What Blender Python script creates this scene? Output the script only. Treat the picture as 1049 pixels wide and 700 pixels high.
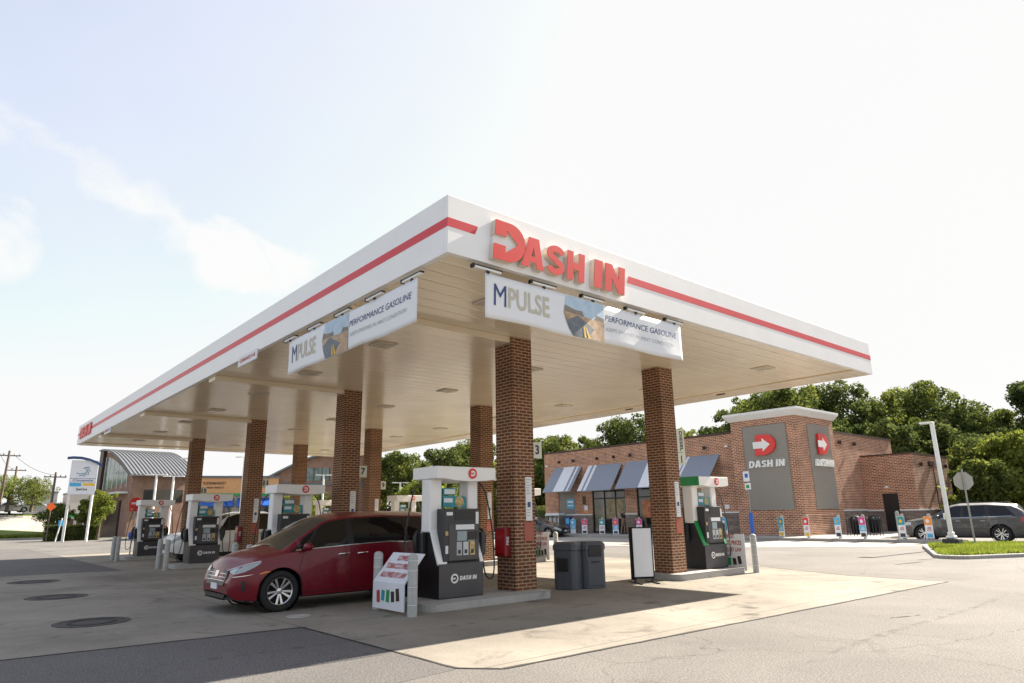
import bpy, bmesh, math, random
import numpy as np
from mathutils import Vector, Matrix
R = math.radians
for o in list(bpy.data.objects): bpy.data.objects.remove(o)
random.seed(4)
S = bpy.context.scene
COL = S.collection

# ------------------------------------------------------------------ camera
cam_d = bpy.data.cameras.new('camera'); cam = bpy.data.objects.new('camera', cam_d); COL.objects.link(cam)
cam_d.sensor_width = 36; cam_d.lens = 680.99/1049*36; cam_d.clip_start = .05; cam_d.clip_end = 4000
yaw, pitch, roll = .8594, .2551, -.0174
fw = Vector((math.cos(yaw)*math.cos(pitch), math.sin(yaw)*math.cos(pitch), math.sin(pitch)))
r0 = Vector((math.sin(yaw), -math.cos(yaw), 0)); u0 = r0.cross(fw)
rt = r0*math.cos(roll)+u0*math.sin(roll); up = u0*math.cos(roll)-r0*math.sin(roll)
m = Matrix((rt, up, -fw)).transposed().to_4x4(); m.translation = (-5.16, -7.3816, 1.6)
cam.matrix_world = m
S.camera = cam

# ------------------------------------------------------------------ sun, sky, exposure
SUN_EL, SUN_AZ = R(35.6), R(-2.4)          # azimuth from +X towards +Y
sun_vec = Vector((math.cos(SUN_AZ)*math.cos(SUN_EL), math.sin(SUN_AZ)*math.cos(SUN_EL), math.sin(SUN_EL)))
sl = bpy.data.lights.new('sun', 'SUN'); sl.energy = 4.7; sl.angle = R(.5); sl.color = (1, .90, .76)
so = bpy.data.objects.new('sun', sl); COL.objects.link(so)
so.rotation_euler = sun_vec.to_track_quat('Z', 'Y').to_euler(); so.location = (60, 0, 60)
W = bpy.data.worlds.new('World'); S.world = W; W.use_nodes = True
nt = W.node_tree; nt.nodes.clear()
def N(t, **k):
    n = nt.nodes.new(t)
    for a, b in k.items(): setattr(n, a, b)
    return n
def wl(a, b): nt.links.new(a, b)
out = N('ShaderNodeOutputWorld'); bg = N('ShaderNodeBackground'); wl(bg.outputs[0], out.inputs[0])
bg.inputs[1].default_value = .1
sky = N('ShaderNodeTexSky', sky_type='NISHITA', sun_disc=False)
sky.sun_elevation = SUN_EL; sky.sun_rotation = R(90)-SUN_AZ; sky.air_density = 1.0; sky.dust_density = 1.5; sky.ozone_density = 1.0
tc = N('ShaderNodeTexCoord')
def wmath(op, a, b=None, clamp=False):
    n = N('ShaderNodeMath', operation=op); n.use_clamp = clamp
    for i, v in enumerate((a, b)):
        if v is None: continue
        if isinstance(v, (int, float)): n.inputs[i].default_value = v
        else: wl(v, n.inputs[i])
    return n.outputs[0]
def wdot(v):
    n = N('ShaderNodeVectorMath', operation='DOT_PRODUCT'); wl(tc.outputs['Generated'], n.inputs[0]); n.inputs[1].default_value = v
    return n.outputs['Value']
def dirpx(x, y):
    return (fw + rt*((x-524.5)/680.99) - up*((y-350)/680.99)).normalized()
noise = N('ShaderNodeTexNoise'); noise.inputs['Scale'].default_value = 5; noise.inputs['Detail'].default_value = 9; noise.inputs['Roughness'].default_value = .62
wl(tc.outputs['Generated'], noise.inputs['Vector'])
noise3 = N('ShaderNodeTexNoise'); noise3.inputs['Scale'].default_value = 9; noise3.inputs['Detail'].default_value = 10; noise3.inputs['Roughness'].default_value = .6; noise3.inputs['Distortion'].default_value = .6
wl(tc.outputs['Generated'], noise3.inputs['Vector'])
def band(p1, p2, width, wob):
    a, b = dirpx(*p1), dirpx(*p2); nrm = a.cross(b).normalized(); mid = (a+b).normalized()
    half = a.angle(b)/2
    d = wmath('ADD', wdot(nrm), wmath('MULTIPLY', wmath('SUBTRACT', noise.outputs['Fac'], .5), wob))
    across = wmath('SUBTRACT', 1, wmath('DIVIDE', wmath('ABSOLUTE', d), width), True)
    along = wmath('MULTIPLY', wmath('SUBTRACT', wdot(mid), math.cos(half*1.15)), 1/(math.cos(half*.8)-math.cos(half*1.15)), True)
    wisp = wmath('MULTIPLY', wmath('SUBTRACT', noise3.outputs['Fac'], .12), 2.3, True)
    return wmath('MULTIPLY', wmath('MULTIPLY', wmath('POWER', across, .7), along), wisp)
c1 = band((-80, 95), (310, 305), .062, .11)
c2 = band((-90, 190), (40, 280), .10, .22)
c3 = band((365, 196), (432, 186), .018, .05)
c4 = band((200, 258), (340, 268), .05, .16)
c = wmath('ADD', wmath('ADD', c1, c2), wmath('ADD', wmath('MULTIPLY', c3, .8), c4), True)
# thin veil that thickens towards the sun and the horizon
sx = N('ShaderNodeVectorMath', operation='DOT_PRODUCT'); wl(tc.outputs['Generated'], sx.inputs[0]); sx.inputs[1].default_value = sun_vec
veil = wmath('POWER', wmath('MAXIMUM', sx.outputs['Value'], 0.), 1.5)
sepw = N('ShaderNodeSeparateXYZ'); wl(tc.outputs['Generated'], sepw.inputs[0])
hor = wmath('POWER', wmath('SUBTRACT', 1, wmath('MAXIMUM', sepw.outputs['Z'], 0.), True), 7)
n2 = N('ShaderNodeTexNoise'); n2.inputs['Scale'].default_value = 1.6; n2.inputs['Detail'].default_value = 6; wl(tc.outputs['Generated'], n2.inputs['Vector'])
vv = wmath('ADD', wmath('MULTIPLY', veil, .5), wmath('MULTIPLY', hor, .5))
vv = wmath('ADD', vv, wmath('MULTIPLY', n2.outputs['Fac'], .66), True)
tot = wmath('MAXIMUM', vv, wmath('MULTIPLY', c, .95), True)
tint = N('ShaderNodeVectorMath', operation='MULTIPLY'); wl(sky.outputs[0], tint.inputs[0]); tint.inputs[1].default_value = (1.09, .97, .955)
capn = N('ShaderNodeVectorMath', operation='MINIMUM'); wl(tint.outputs[0], capn.inputs[0]); capn.inputs[1].default_value = (2.86, 2.86, 2.95)
mixw = N('ShaderNodeMix', data_type='RGBA'); wl(tot, mixw.inputs[0]); wl(capn.outputs[0], mixw.inputs[6])
mixw.inputs[7].default_value = (3.05, 3.04, 3.0, 1)
wl(mixw.outputs[2], bg.inputs[0])
S.view_settings.view_transform = 'Standard'; S.view_settings.look = 'None'; S.view_settings.exposure = 1.70; S.view_settings.gamma = 1
S.render.engine = 'CYCLES'
try:
    S.cycles.use_denoising = True; S.cycles.max_bounces = 8
except Exception: pass

# ------------------------------------------------------------------ materials
def mat(name, color, rough=.6, metal=0., var=.08, vscale=3., bump=0., bscale=40., coat=0., spec=.5, stain=0.):
    mm = bpy.data.materials.new(name); mm.use_nodes = True; t = mm.node_tree; b = t.nodes['Principled BSDF']
    b.inputs['Base Color'].default_value = (*color, 1); b.inputs['Roughness'].default_value = rough; b.inputs['Metallic'].default_value = metal
    b.inputs['Coat Weight'].default_value = coat; b.inputs['Coat Roughness'].default_value = .06; b.inputs['Specular IOR Level'].default_value = spec
    g = t.nodes.new('ShaderNodeNewGeometry')
    if var > 0:
        n = t.nodes.new('ShaderNodeTexNoise'); n.inputs['Scale'].default_value = vscale; n.inputs['Detail'].default_value = 6; n.inputs['Roughness'].default_value = .6
        t.links.new(g.outputs['Position'], n.inputs['Vector'])
        mr = t.nodes.new('ShaderNodeMapRange'); mr.inputs[1].default_value = .3; mr.inputs[2].default_value = .7
        mr.inputs[3].default_value = 1-var; mr.inputs[4].default_value = 1+var; t.links.new(n.outputs['Fac'], mr.inputs[0])
        hs = t.nodes.new('ShaderNodeMix'); hs.data_type = 'RGBA'; hs.blend_type = 'MULTIPLY'; hs.inputs[0].default_value = 1
        hs.inputs[6].default_value = (*color, 1); t.links.new(mr.outputs[0], hs.inputs[7]); t.links.new(hs.outputs[2], b.inputs['Base Color'])
        mr2 = t.nodes.new('ShaderNodeMapRange'); mr2.inputs[3].default_value = max(rough-.07, .02); mr2.inputs[4].default_value = min(rough+.09, 1)
        t.links.new(n.outputs['Fac'], mr2.inputs[0]); t.links.new(mr2.outputs[0], b.inputs['Roughness'])
    if bump > 0:
        n = t.nodes.new('ShaderNodeTexNoise'); n.inputs['Scale'].default_value = bscale; n.inputs['Detail'].default_value = 3
        t.links.new(g.outputs['Position'], n.inputs['Vector'])
        bp = t.nodes.new('ShaderNodeBump'); bp.inputs['Strength'].default_value = bump; bp.inputs['Distance'].default_value = .01
        t.links.new(n.outputs['Fac'], bp.inputs['Height']); t.links.new(bp.outputs[0], b.inputs['Normal'])
    return mm
def brick(name, c1, c2, mortar, soldier=False, bw=.203, bh=.0677, ms=.011):
    mm = bpy.data.materials.new(name); mm.use_nodes = True; t = mm.node_tree; b = t.nodes['Principled BSDF']; L = t.links
    uv = t.nodes.new('ShaderNodeUVMap'); br = t.nodes.new('ShaderNodeTexBrick'); L.new(uv.outputs[0], br.inputs['Vector'])
    br.inputs['Scale'].default_value = 1; br.inputs['Brick Width'].default_value = bw; br.inputs['Row Height'].default_value = bh
    br.inputs['Mortar Size'].default_value = ms; br.inputs['Mortar Smooth'].default_value = .2; br.inputs['Bias'].default_value = -.1
    br.inputs['Color1'].default_value = (*c1, 1); br.inputs['Color2'].default_value = (*c2, 1); br.inputs['Mortar'].default_value = (*mortar, 1)
    n = t.nodes.new('ShaderNodeTexNoise'); n.inputs['Scale'].default_value = 1.3; n.inputs['Detail'].default_value = 8; L.new(uv.outputs[0], n.inputs['Vector'])
    mr = t.nodes.new('ShaderNodeMapRange'); mr.inputs[1].default_value = .3; mr.inputs[2].default_value = .7; mr.inputs[3].default_value = .78; mr.inputs[4].default_value = 1.2
    L.new(n.outputs['Fac'], mr.inputs[0])
    mx = t.nodes.new('ShaderNodeMix'); mx.data_type = 'RGBA'; mx.blend_type = 'MULTIPLY'; mx.inputs[0].default_value = 1
    L.new(br.outputs['Color'], mx.inputs[6]); L.new(mr.outputs[0], mx.inputs[7]); L.new(mx.outputs[2], b.inputs['Base Color'])
    b.inputs['Roughness'].default_value = .85
    bp = t.nodes.new('ShaderNodeBump'); bp.invert = True; bp.inputs['Strength'].default_value = .6; bp.inputs['Distance'].default_value = .008
    L.new(br.outputs['Fac'], bp.inputs['Height']); L.new(bp.outputs[0], b.inputs['Normal'])
    return mm
def ground_mat(name, base, speck=.25, spscale=120., joints=None, stain=.25, rough=.9, crack=0., patchy=.12):
    mm = bpy.data.materials.new(name); mm.use_nodes = True; t = mm.node_tree; b = t.nodes['Principled BSDF']; L = t.links
    g = t.nodes.new('ShaderNodeNewGeometry'); P = g.outputs['Position']
    def noise(s, d=5, r=.55, dist=0.):
        n = t.nodes.new('ShaderNodeTexNoise'); n.inputs['Scale'].default_value = s; n.inputs['Detail'].default_value = d; n.inputs['Roughness'].default_value = r
        n.inputs['Distortion'].default_value = dist; L.new(P, n.inputs['Vector']); return n.outputs['Fac']
    def mr(x, a, bb, c, d):
        n = t.nodes.new('ShaderNodeMapRange'); n.inputs[1].default_value = a; n.inputs[2].default_value = bb; n.inputs[3].default_value = c; n.inputs[4].default_value = d; L.new(x, n.inputs[0]); return n.outputs[0]
    def mul(a, c):
        n = t.nodes.new('ShaderNodeMath'); n.operation = 'MULTIPLY'; L.new(a, n.inputs[0]); L.new(c, n.inputs[1]); return n.outputs[0]
    f = mul(mr(noise(spscale, 2), .3, .7, 1-speck, 1+speck), mr(noise(.35, 8, .6, .4), .3, .72, 1-patchy, 1+patchy))
    f = mul(f, mr(noise(9, 5), .3, .7, .95, 1.05))
    f = mul(f, mr(noise(1.1, 10, .68, 1.2), .56, .74, 1, 1-stain))
    if joints:
        sp = t.nodes.new('ShaderNodeSeparateXYZ'); L.new(P, sp.inputs[0])
        for ax, (off, step) in zip((0, 1), joints):
            a = t.nodes.new('ShaderNodeMath'); a.operation = 'ADD'; L.new(sp.outputs[ax], a.inputs[0]); a.inputs[1].default_value = -off+1000*step
            mo = t.nodes.new('ShaderNodeMath'); mo.operation = 'PINGPONG'; L.new(a.outputs[0], mo.inputs[0]); mo.inputs[1].default_value = step/2
            f = mul(f, mr(mo.outputs[0], .008, .016, .55, 1))
    if crack:
        v = t.nodes.new('ShaderNodeTexVoronoi'); v.feature = 'DISTANCE_TO_EDGE'; v.inputs['Scale'].default_value = .16
        d = t.nodes.new('ShaderNodeVectorMath'); d.operation = 'ADD'
        nn = t.nodes.new('ShaderNodeTexNoise'); nn.inputs['Scale'].default_value = 1.1; nn.inputs['Detail'].default_value = 8; L.new(P, nn.inputs['Vector'])
        L.new(nn.outputs['Color'], d.inputs[0]); L.new(P, d.inputs[1]); L.new(d.outputs[0], v.inputs['Vector'])
        f = mul(f, mr(v.outputs['Distance'], .0, .003, 1-crack, 1))
    mx = t.nodes.new('ShaderNodeMix'); mx.data_type = 'RGBA'; mx.blend_type = 'MULTIPLY'; mx.inputs[0].default_value = 1
    mx.inputs[6].default_value = (*base, 1); L.new(f, mx.inputs[7]); L.new(mx.outputs[2], b.inputs['Base Color']); b.inputs['Roughness'].default_value = rough
    b.inputs['Specular IOR Level'].default_value = .3
    bp = t.nodes.new('ShaderNodeBump'); bp.inputs['Strength'].default_value = .5; bp.inputs['Distance'].default_value = .01
    L.new(noise(spscale*.7, 3), bp.inputs['Height']); L.new(bp.outputs[0], b.inputs['Normal'])
    return mm
M = {}
M['asphalt'] = ground_mat('asphalt', (.153, .144, .135), .5, 48, stain=.3, crack=.4, patchy=.2)
M['asphalt_new_shaded'] = ground_mat('asphalt_new_shaded', (.122, .115, .112), .5, 48, stain=.15, crack=.1)  # newer asphalt, base colour lowered further to carry the canopy shade
M['asphalt_dark'] = ground_mat('asphalt_dark', (.088, .086, .086), .3, 70, stain=.1, crack=.3)
M['concrete'] = ground_mat('concrete', (.255, .230, .194), .08, 60, joints=((-.55, 4.6), (3.0, 4.2)), stain=.55, patchy=.32)
def smear():
    mm = bpy.data.materials.new('tyre_smear'); mm.use_nodes = True; t = mm.node_tree; b = t.nodes['Principled BSDF']; b.inputs['Base Color'].default_value = (.06, .057, .053, 1); b.inputs['Roughness'].default_value = .9
    g = t.nodes.new('ShaderNodeNewGeometry'); n = t.nodes.new('ShaderNodeTexNoise'); n.inputs['Scale'].default_value = 5; n.inputs['Detail'].default_value = 8; t.links.new(g.outputs['Position'], n.inputs['Vector'])
    mr = t.nodes.new('ShaderNodeMapRange'); mr.inputs[1].default_value = .45; mr.inputs[2].default_value = .75; mr.inputs[3].default_value = 0; mr.inputs[4].default_value = .38; t.links.new(n.outputs['Fac'], mr.inputs[0]); t.links.new(mr.outputs[0], b.inputs['Alpha']); return mm
M['tyre_smear'] = smear()
def add_spots(m_):
    t = m_.node_tree; L = t.links; b = t.nodes['Principled BSDF']; src = b.inputs['Base Color'].links[0].from_socket; g = t.nodes.new('ShaderNodeNewGeometry')
    def nd(tp, **k):
        n = t.nodes.new(tp)
        for a_, v_ in k.items(): n.inputs[a_].default_value = v_
        return n
    v = nd('ShaderNodeTexVoronoi', Scale=1.1, Randomness=1.); w = nd('ShaderNodeTexNoise', Scale=6., Detail=5.); ad = t.nodes.new('ShaderNodeVectorMath'); ad.operation = 'MULTIPLY_ADD'; ad.inputs[1].default_value = (.25, .25, 0)
    L.new(g.outputs['Position'], w.inputs['Vector']); L.new(w.outputs['Color'], ad.inputs[0]); L.new(g.outputs['Position'], ad.inputs[2]); L.new(ad.outputs[0], v.inputs['Vector'])
    mr = t.nodes.new('ShaderNodeMapRange'); mr.interpolation_type = 'SMOOTHSTEP'; mr.inputs[1].default_value = .05; mr.inputs[2].default_value = .24; mr.inputs[3].default_value = .45; mr.inputs[4].default_value = 1.; L.new(v.outputs['Distance'], mr.inputs[0])
    mx = t.nodes.new('ShaderNodeMix'); mx.data_type = 'RGBA'; mx.blend_type = 'MULTIPLY'; big = nd('ShaderNodeTexNoise', Scale=.28, Detail=4.); L.new(g.outputs['Position'], big.inputs['Vector']); m2 = t.nodes.new('ShaderNodeMapRange'); m2.inputs[1].default_value = .42; m2.inputs[2].default_value = .60; L.new(big.outputs['Fac'], m2.inputs[0]); L.new(m2.outputs[0], mx.inputs[0])
    L.new(src, mx.inputs[6]); L.new(mr.outputs[0], mx.inputs[7]); L.new(mx.outputs[2], b.inputs['Base Color'])
add_spots(M['concrete'])
M['apron'] = ground_mat('apron', (.34, .32, .29), .08, 60, joints=((0, 5), (0, 5)), stain=.12)
M['walk'] = ground_mat('walk', (.36, .34, .31), .08, 60, joints=((0, 1.5), (0, 1.5)), stain=.12)
M['kerb'] = ground_mat('kerb', (.36, .35, .325), .12, 60, stain=.25)
M['island'] = ground_mat('island', (.40, .39, .37), .12, 60, stain=.35)
M['grass'] = ground_mat('grass', (.13, .17, .035), .4, 14, stain=.2)
M['brick_col'] = brick('brick_col', (.165, .052, .024), (.09, .028, .016), (.38, .265, .16), ms=.012)
M['brick_store'] = brick('brick_store', (.36, .12, .062), (.15, .045, .028), (.64, .47, .33), bw=.305, bh=.102, ms=.018)
M['brick_far'] = brick('brick_far', (.27, .13, .09), (.21, .10, .07), (.36, .28, .22))
M['stone'] = brick('stone', (.26, .19, .15), (.14, .10, .085), (.22, .2, .18), bw=.42, bh=.14, ms=.02)
M['white'] = mat('white_metal', (.83, .83, .83), .38, var=.03, vscale=1.5)
M['white_paint'] = mat('white_paint', (.8, .8, .78), .5, var=.05)
M['red'] = mat('red_acrylic', (.70, .035, .03), .35, var=.04)
M['stripe'] = mat('red_stripe', (.62, .03, .045), .4, var=.04)
M['letter_side'] = mat('letter_return', (.66, .58, .48), .5)
M['grey_ad'] = mat('charcoal_metal', (.07, .07, .078), .32, metal=.3, var=.1)
M['black'] = mat('black_plastic', (.012, .012, .014), .4)
M['dark'] = mat('dark_grey_plastic', (.03, .032, .036), .42)
M['bin'] = mat('slate_plastic', (.075, .083, .098), .5, var=.1, bump=.2, bscale=90)
M['boll'] = mat('grey_bollard_sleeve', (.40, .41, .40), .6, var=.14, vscale=7)
M['galv'] = mat('galvanised_steel', (.32, .32, .31), .45, metal=.6)
M['chrome'] = mat('chrome', (.75, .75, .76), .12, metal=1, var=0)
M['rim'] = mat('machined_alloy', (.62, .62, .63), .25, metal=.9, var=.03)
M['rubber'] = mat('tyre_rubber', (.018, .018, .018), .85, var=.15, vscale=12)
M['vanpaint'] = mat('maroon_car_paint', (.15, .003, .012), .3, metal=.0, var=.02, coat=.35, spec=.3)
M['greypaint'] = mat('grey_car_paint', (.055, .053, .055), .35, metal=.2, var=.02, coat=.5)
M['blackpaint'] = mat('black_car_paint', (.008, .008, .01), .25, var=.02, coat=1.)
M['whitepaint'] = mat('white_car_paint', (.72, .72, .71), .3, var=.02, coat=1.)
M['silverpaint'] = mat('silver_car_paint', (.42, .45, .5), .3, metal=.5, var=.02, coat=1.)
M['glass'] = mat('tinted_glass', (.006, .007, .008), .04, var=0, spec=.45)
M['glass_light'] = mat('windscreen_glass', (.03, .034, .03), .04, var=.25, vscale=2.5, spec=.7)
M['shopglass'] = mat('shop_glass', (.02, .022, .02), .03, var=.5, vscale=.9, spec=1.)
M['lens'] = mat('lamp_lens', (.34, .38, .42), .1, var=.1, vscale=14, coat=.6)
M['amber'] = mat('amber_lens', (.75, .2, .02), .3)
M['tail'] = mat('red_lens', (.45, .01, .01), .2, coat=.5)
M['green'] = mat('green_plastic', (.02, .30, .085), .4)
M['teal'] = mat('teal_print', (.03, .28, .33), .5, var=.3, vscale=9)
M['tan_print'] = mat('tan_print', (.5, .38, .15), .5, var=.5, vscale=14)
M['paper'] = mat('paper_white', (.74, .76, .8), .6, var=.04)
M['ink'] = mat('dark_ink', (.03, .035, .05), .6, var=0)
M['navy'] = mat('navy_ink', (.03, .07, .2), .6, var=0)
M['beige_ink'] = mat('beige_ink', (.52, .49, .40), .6, var=0)
M['pale_ink'] = mat('pale_ink', (.42, .44, .47), .6, var=0)
M['red_ink'] = mat('red_ink', (.42, .045, .04), .6, var=0)
M['blue'] = mat('blue_plastic', (.02, .11, .45), .45)
M['skyblue'] = mat('blue_print', (.07, .40, .68), .5, var=.3, vscale=9)
M['magenta'] = mat('magenta_print', (.65, .06, .25), .5, var=.2, vscale=9)
M['orange'] = mat('orange_print', (.85, .28, .03), .5, var=.2, vscale=9)
M['yellow'] = mat('yellow_print', (.8, .5, .03), .5)
M['dark_red'] = mat('dark_red_enamel', (.22, .008, .014), .35)
M['lamp_tan'] = mat('lamp_lens_tan', (.5, .44, .36), .4)
M['matt_black'] = mat('matt_black', (.006, .006, .006), .8, spec=.2)
M['awning'] = mat('blue_grey_awning', (.235, .262, .315), .55, metal=.0, var=.03)
M['awn_white'] = mat('white_awning', (.7, .71, .74), .55, var=.03)
M['taupe'] = mat('taupe_panel', (.22, .20, .175), .6, var=.04)
M['cornice'] = mat('cornice_white', (.74, .74, .73), .55, var=.04)
M['bronze'] = mat('bronze_metal', (.05, .025, .02), .5)
M['signback'] = mat('bare_sign_back', (.42, .40, .36), .5, metal=.2)
M['roofmetal'] = mat('standing_seam_metal', (.14, .15, .165), .6, metal=.0)
M['stucco'] = mat('stucco', (.5, .47, .42), .8)
M['orange_wall'] = mat('orange_fascia', (.62, .33, .14), .6)
M['office_window'] = mat('office_window', (.16, .22, .2), .1, var=.6, vscale=1.2)
M['wood'] = mat('weathered_pole_wood', (.16, .12, .09), .8)
M['fluo'] = mat('fluorescent_orange', (.9, .15, .02), .6, var=0)
M['lid'] = mat('cast_iron_lid', (.05, .045, .042), .75, var=.3, vscale=12, bump=.6, bscale=60)
M['dirt'] = mat('dark_seal', (.035, .033, .03), .9, var=.2)
M['skin'] = mat('skin', (.35, .19, .13), .6, var=0)
M['cloth_dark'] = mat('dark_shirt', (.025, .028, .04), .9)
M['cloth_tan'] = mat('khaki_shorts', (.22, .16, .10), .9)
M['cell'] = mat('weak_grey_panel', (.35, .35, .35), .5)
M['bark'] = mat('bark', (.09, .07, .05), .9, var=.3, vscale=6)
# canopy soffit: glossy metal pans with fine seams along X
def soffit():
    mm = mat('soffit_pans', (.80, .69, .525), .17, var=.05, vscale=.6, spec=.6); t = mm.node_tree; L = t.links; b = t.nodes['Principled BSDF']
    g = t.nodes.new('ShaderNodeNewGeometry'); sp = t.nodes.new('ShaderNodeSeparateXYZ'); L.new(g.outputs['Position'], sp.inputs[0])
    def pp(step):
        mo = t.nodes.new('ShaderNodeMath'); mo.operation = 'PINGPONG'; L.new(sp.outputs['Y'], mo.inputs[0]); mo.inputs[1].default_value = step/2
        mr = t.nodes.new('ShaderNodeMapRange'); mr.interpolation_type = 'SMOOTHSTEP'; mr.inputs[1].default_value = .0; mr.inputs[2].default_value = step*.12; L.new(mo.outputs[0], mr.inputs[0]); return mr.outputs[0]
    n = t.nodes.new('ShaderNodeTexNoise'); n.inputs['Scale'].default_value = .8; L.new(g.outputs['Position'], n.inputs['Vector'])
    a = t.nodes.new('ShaderNodeMath'); a.operation = 'MULTIPLY_ADD'; L.new(pp(.135), a.inputs[0]); a.inputs[1].default_value = .35; L.new(pp(.405), a.inputs[2])
    a2 = t.nodes.new('ShaderNodeMath'); a2.operation = 'MULTIPLY_ADD'; L.new(n.outputs['Fac'], a2.inputs[0]); a2.inputs[1].default_value = 3.; L.new(a.outputs[0], a2.inputs[2])
    bp = t.nodes.new('ShaderNodeBump'); bp.inputs['Strength'].default_value = .4; bp.inputs['Distance'].default_value = .006
    L.new(a2.outputs[0], bp.inputs['Height']); L.new(bp.outputs[0], b.inputs['Normal'])
    mx = [x for x in t.nodes if x.type == 'MIX'][0]
    m2 = t.nodes.new('ShaderNodeMix'); m2.data_type = 'RGBA'; m2.blend_type = 'MULTIPLY'; m2.inputs[0].default_value = 1; L.new(mx.outputs[2], m2.inputs[6])
    mr = t.nodes.new('ShaderNodeMapRange'); mr.inputs[3].default_value = .94; L.new(pp(.405), mr.inputs[0]); L.new(mr.outputs[0], m2.inputs[7]); L.new(m2.outputs[2], b.inputs['Base Color'])
    return mm
M['soffit'] = soffit()
def leaf_mat(name, col, col2):
    mm = bpy.data.materials.new(name); mm.use_nodes = True; t = mm.node_tree; t.nodes.clear(); L = t.links
    o = t.nodes.new('ShaderNodeOutputMaterial'); g = t.nodes.new('ShaderNodeNewGeometry')
    n = t.nodes.new('ShaderNodeTexNoise'); n.inputs['Scale'].default_value = .7; n.inputs['Detail'].default_value = 3; L.new(g.outputs['Position'], n.inputs['Vector'])
    a = t.nodes.new('ShaderNodeMath'); a.operation = 'MULTIPLY_ADD'; L.new(g.outputs['Random Per Island'], a.inputs[0]); a.inputs[1].default_value = .7
    mr = t.nodes.new('ShaderNodeMapRange'); mr.inputs[1].default_value = .35; mr.inputs[2].default_value = .65; mr.inputs[3].default_value = -.15; mr.inputs[4].default_value = .45; L.new(n.outputs['Fac'], mr.inputs[0]); L.new(mr.outputs[0], a.inputs[2])
    mx = t.nodes.new('ShaderNodeMix'); mx.data_type = 'RGBA'; L.new(a.outputs[0], mx.inputs[0]); mx.inputs[6].default_value = (*col, 1); mx.inputs[7].default_value = (*col2, 1)
    d = t.nodes.new('ShaderNodeBsdfDiffuse'); tr = t.nodes.new('ShaderNodeBsdfTranslucent'); gl = t.nodes.new('ShaderNodeBsdfGlossy'); gl.inputs['Roughness'].default_value = .6
    L.new(mx.outputs[2], d.inputs[0]); L.new(mx.outputs[2], tr.inputs[0])
    m1 = t.nodes.new('ShaderNodeMixShader'); m1.inputs[0].default_value = .5; L.new(d.outputs[0], m1.inputs[1]); L.new(tr.outputs[0], m1.inputs[2])
    m2 = t.nodes.new('ShaderNodeMixShader'); m2.inputs[0].default_value = .012; L.new(m1.outputs[0], m2.inputs[1]); L.new(gl.outputs[0], m2.inputs[2])
    L.new(m2.outputs[0], o.inputs[0]); return mm
M['leaf'] = leaf_mat('leaves_mid', (.05, .08, .018), (.21, .235, .05))
M['leaf_dark'] = leaf_mat('leaves_dark', (.03, .055, .016), (.17, .20, .05))
M['leaf_yellow'] = leaf_mat('leaves_yellow', (.09, .13, .02), (.28, .31, .055))
M['leaf_grass'] = leaf_mat('grass_blades', (.10, .15, .02), (.28, .32, .05))

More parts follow.
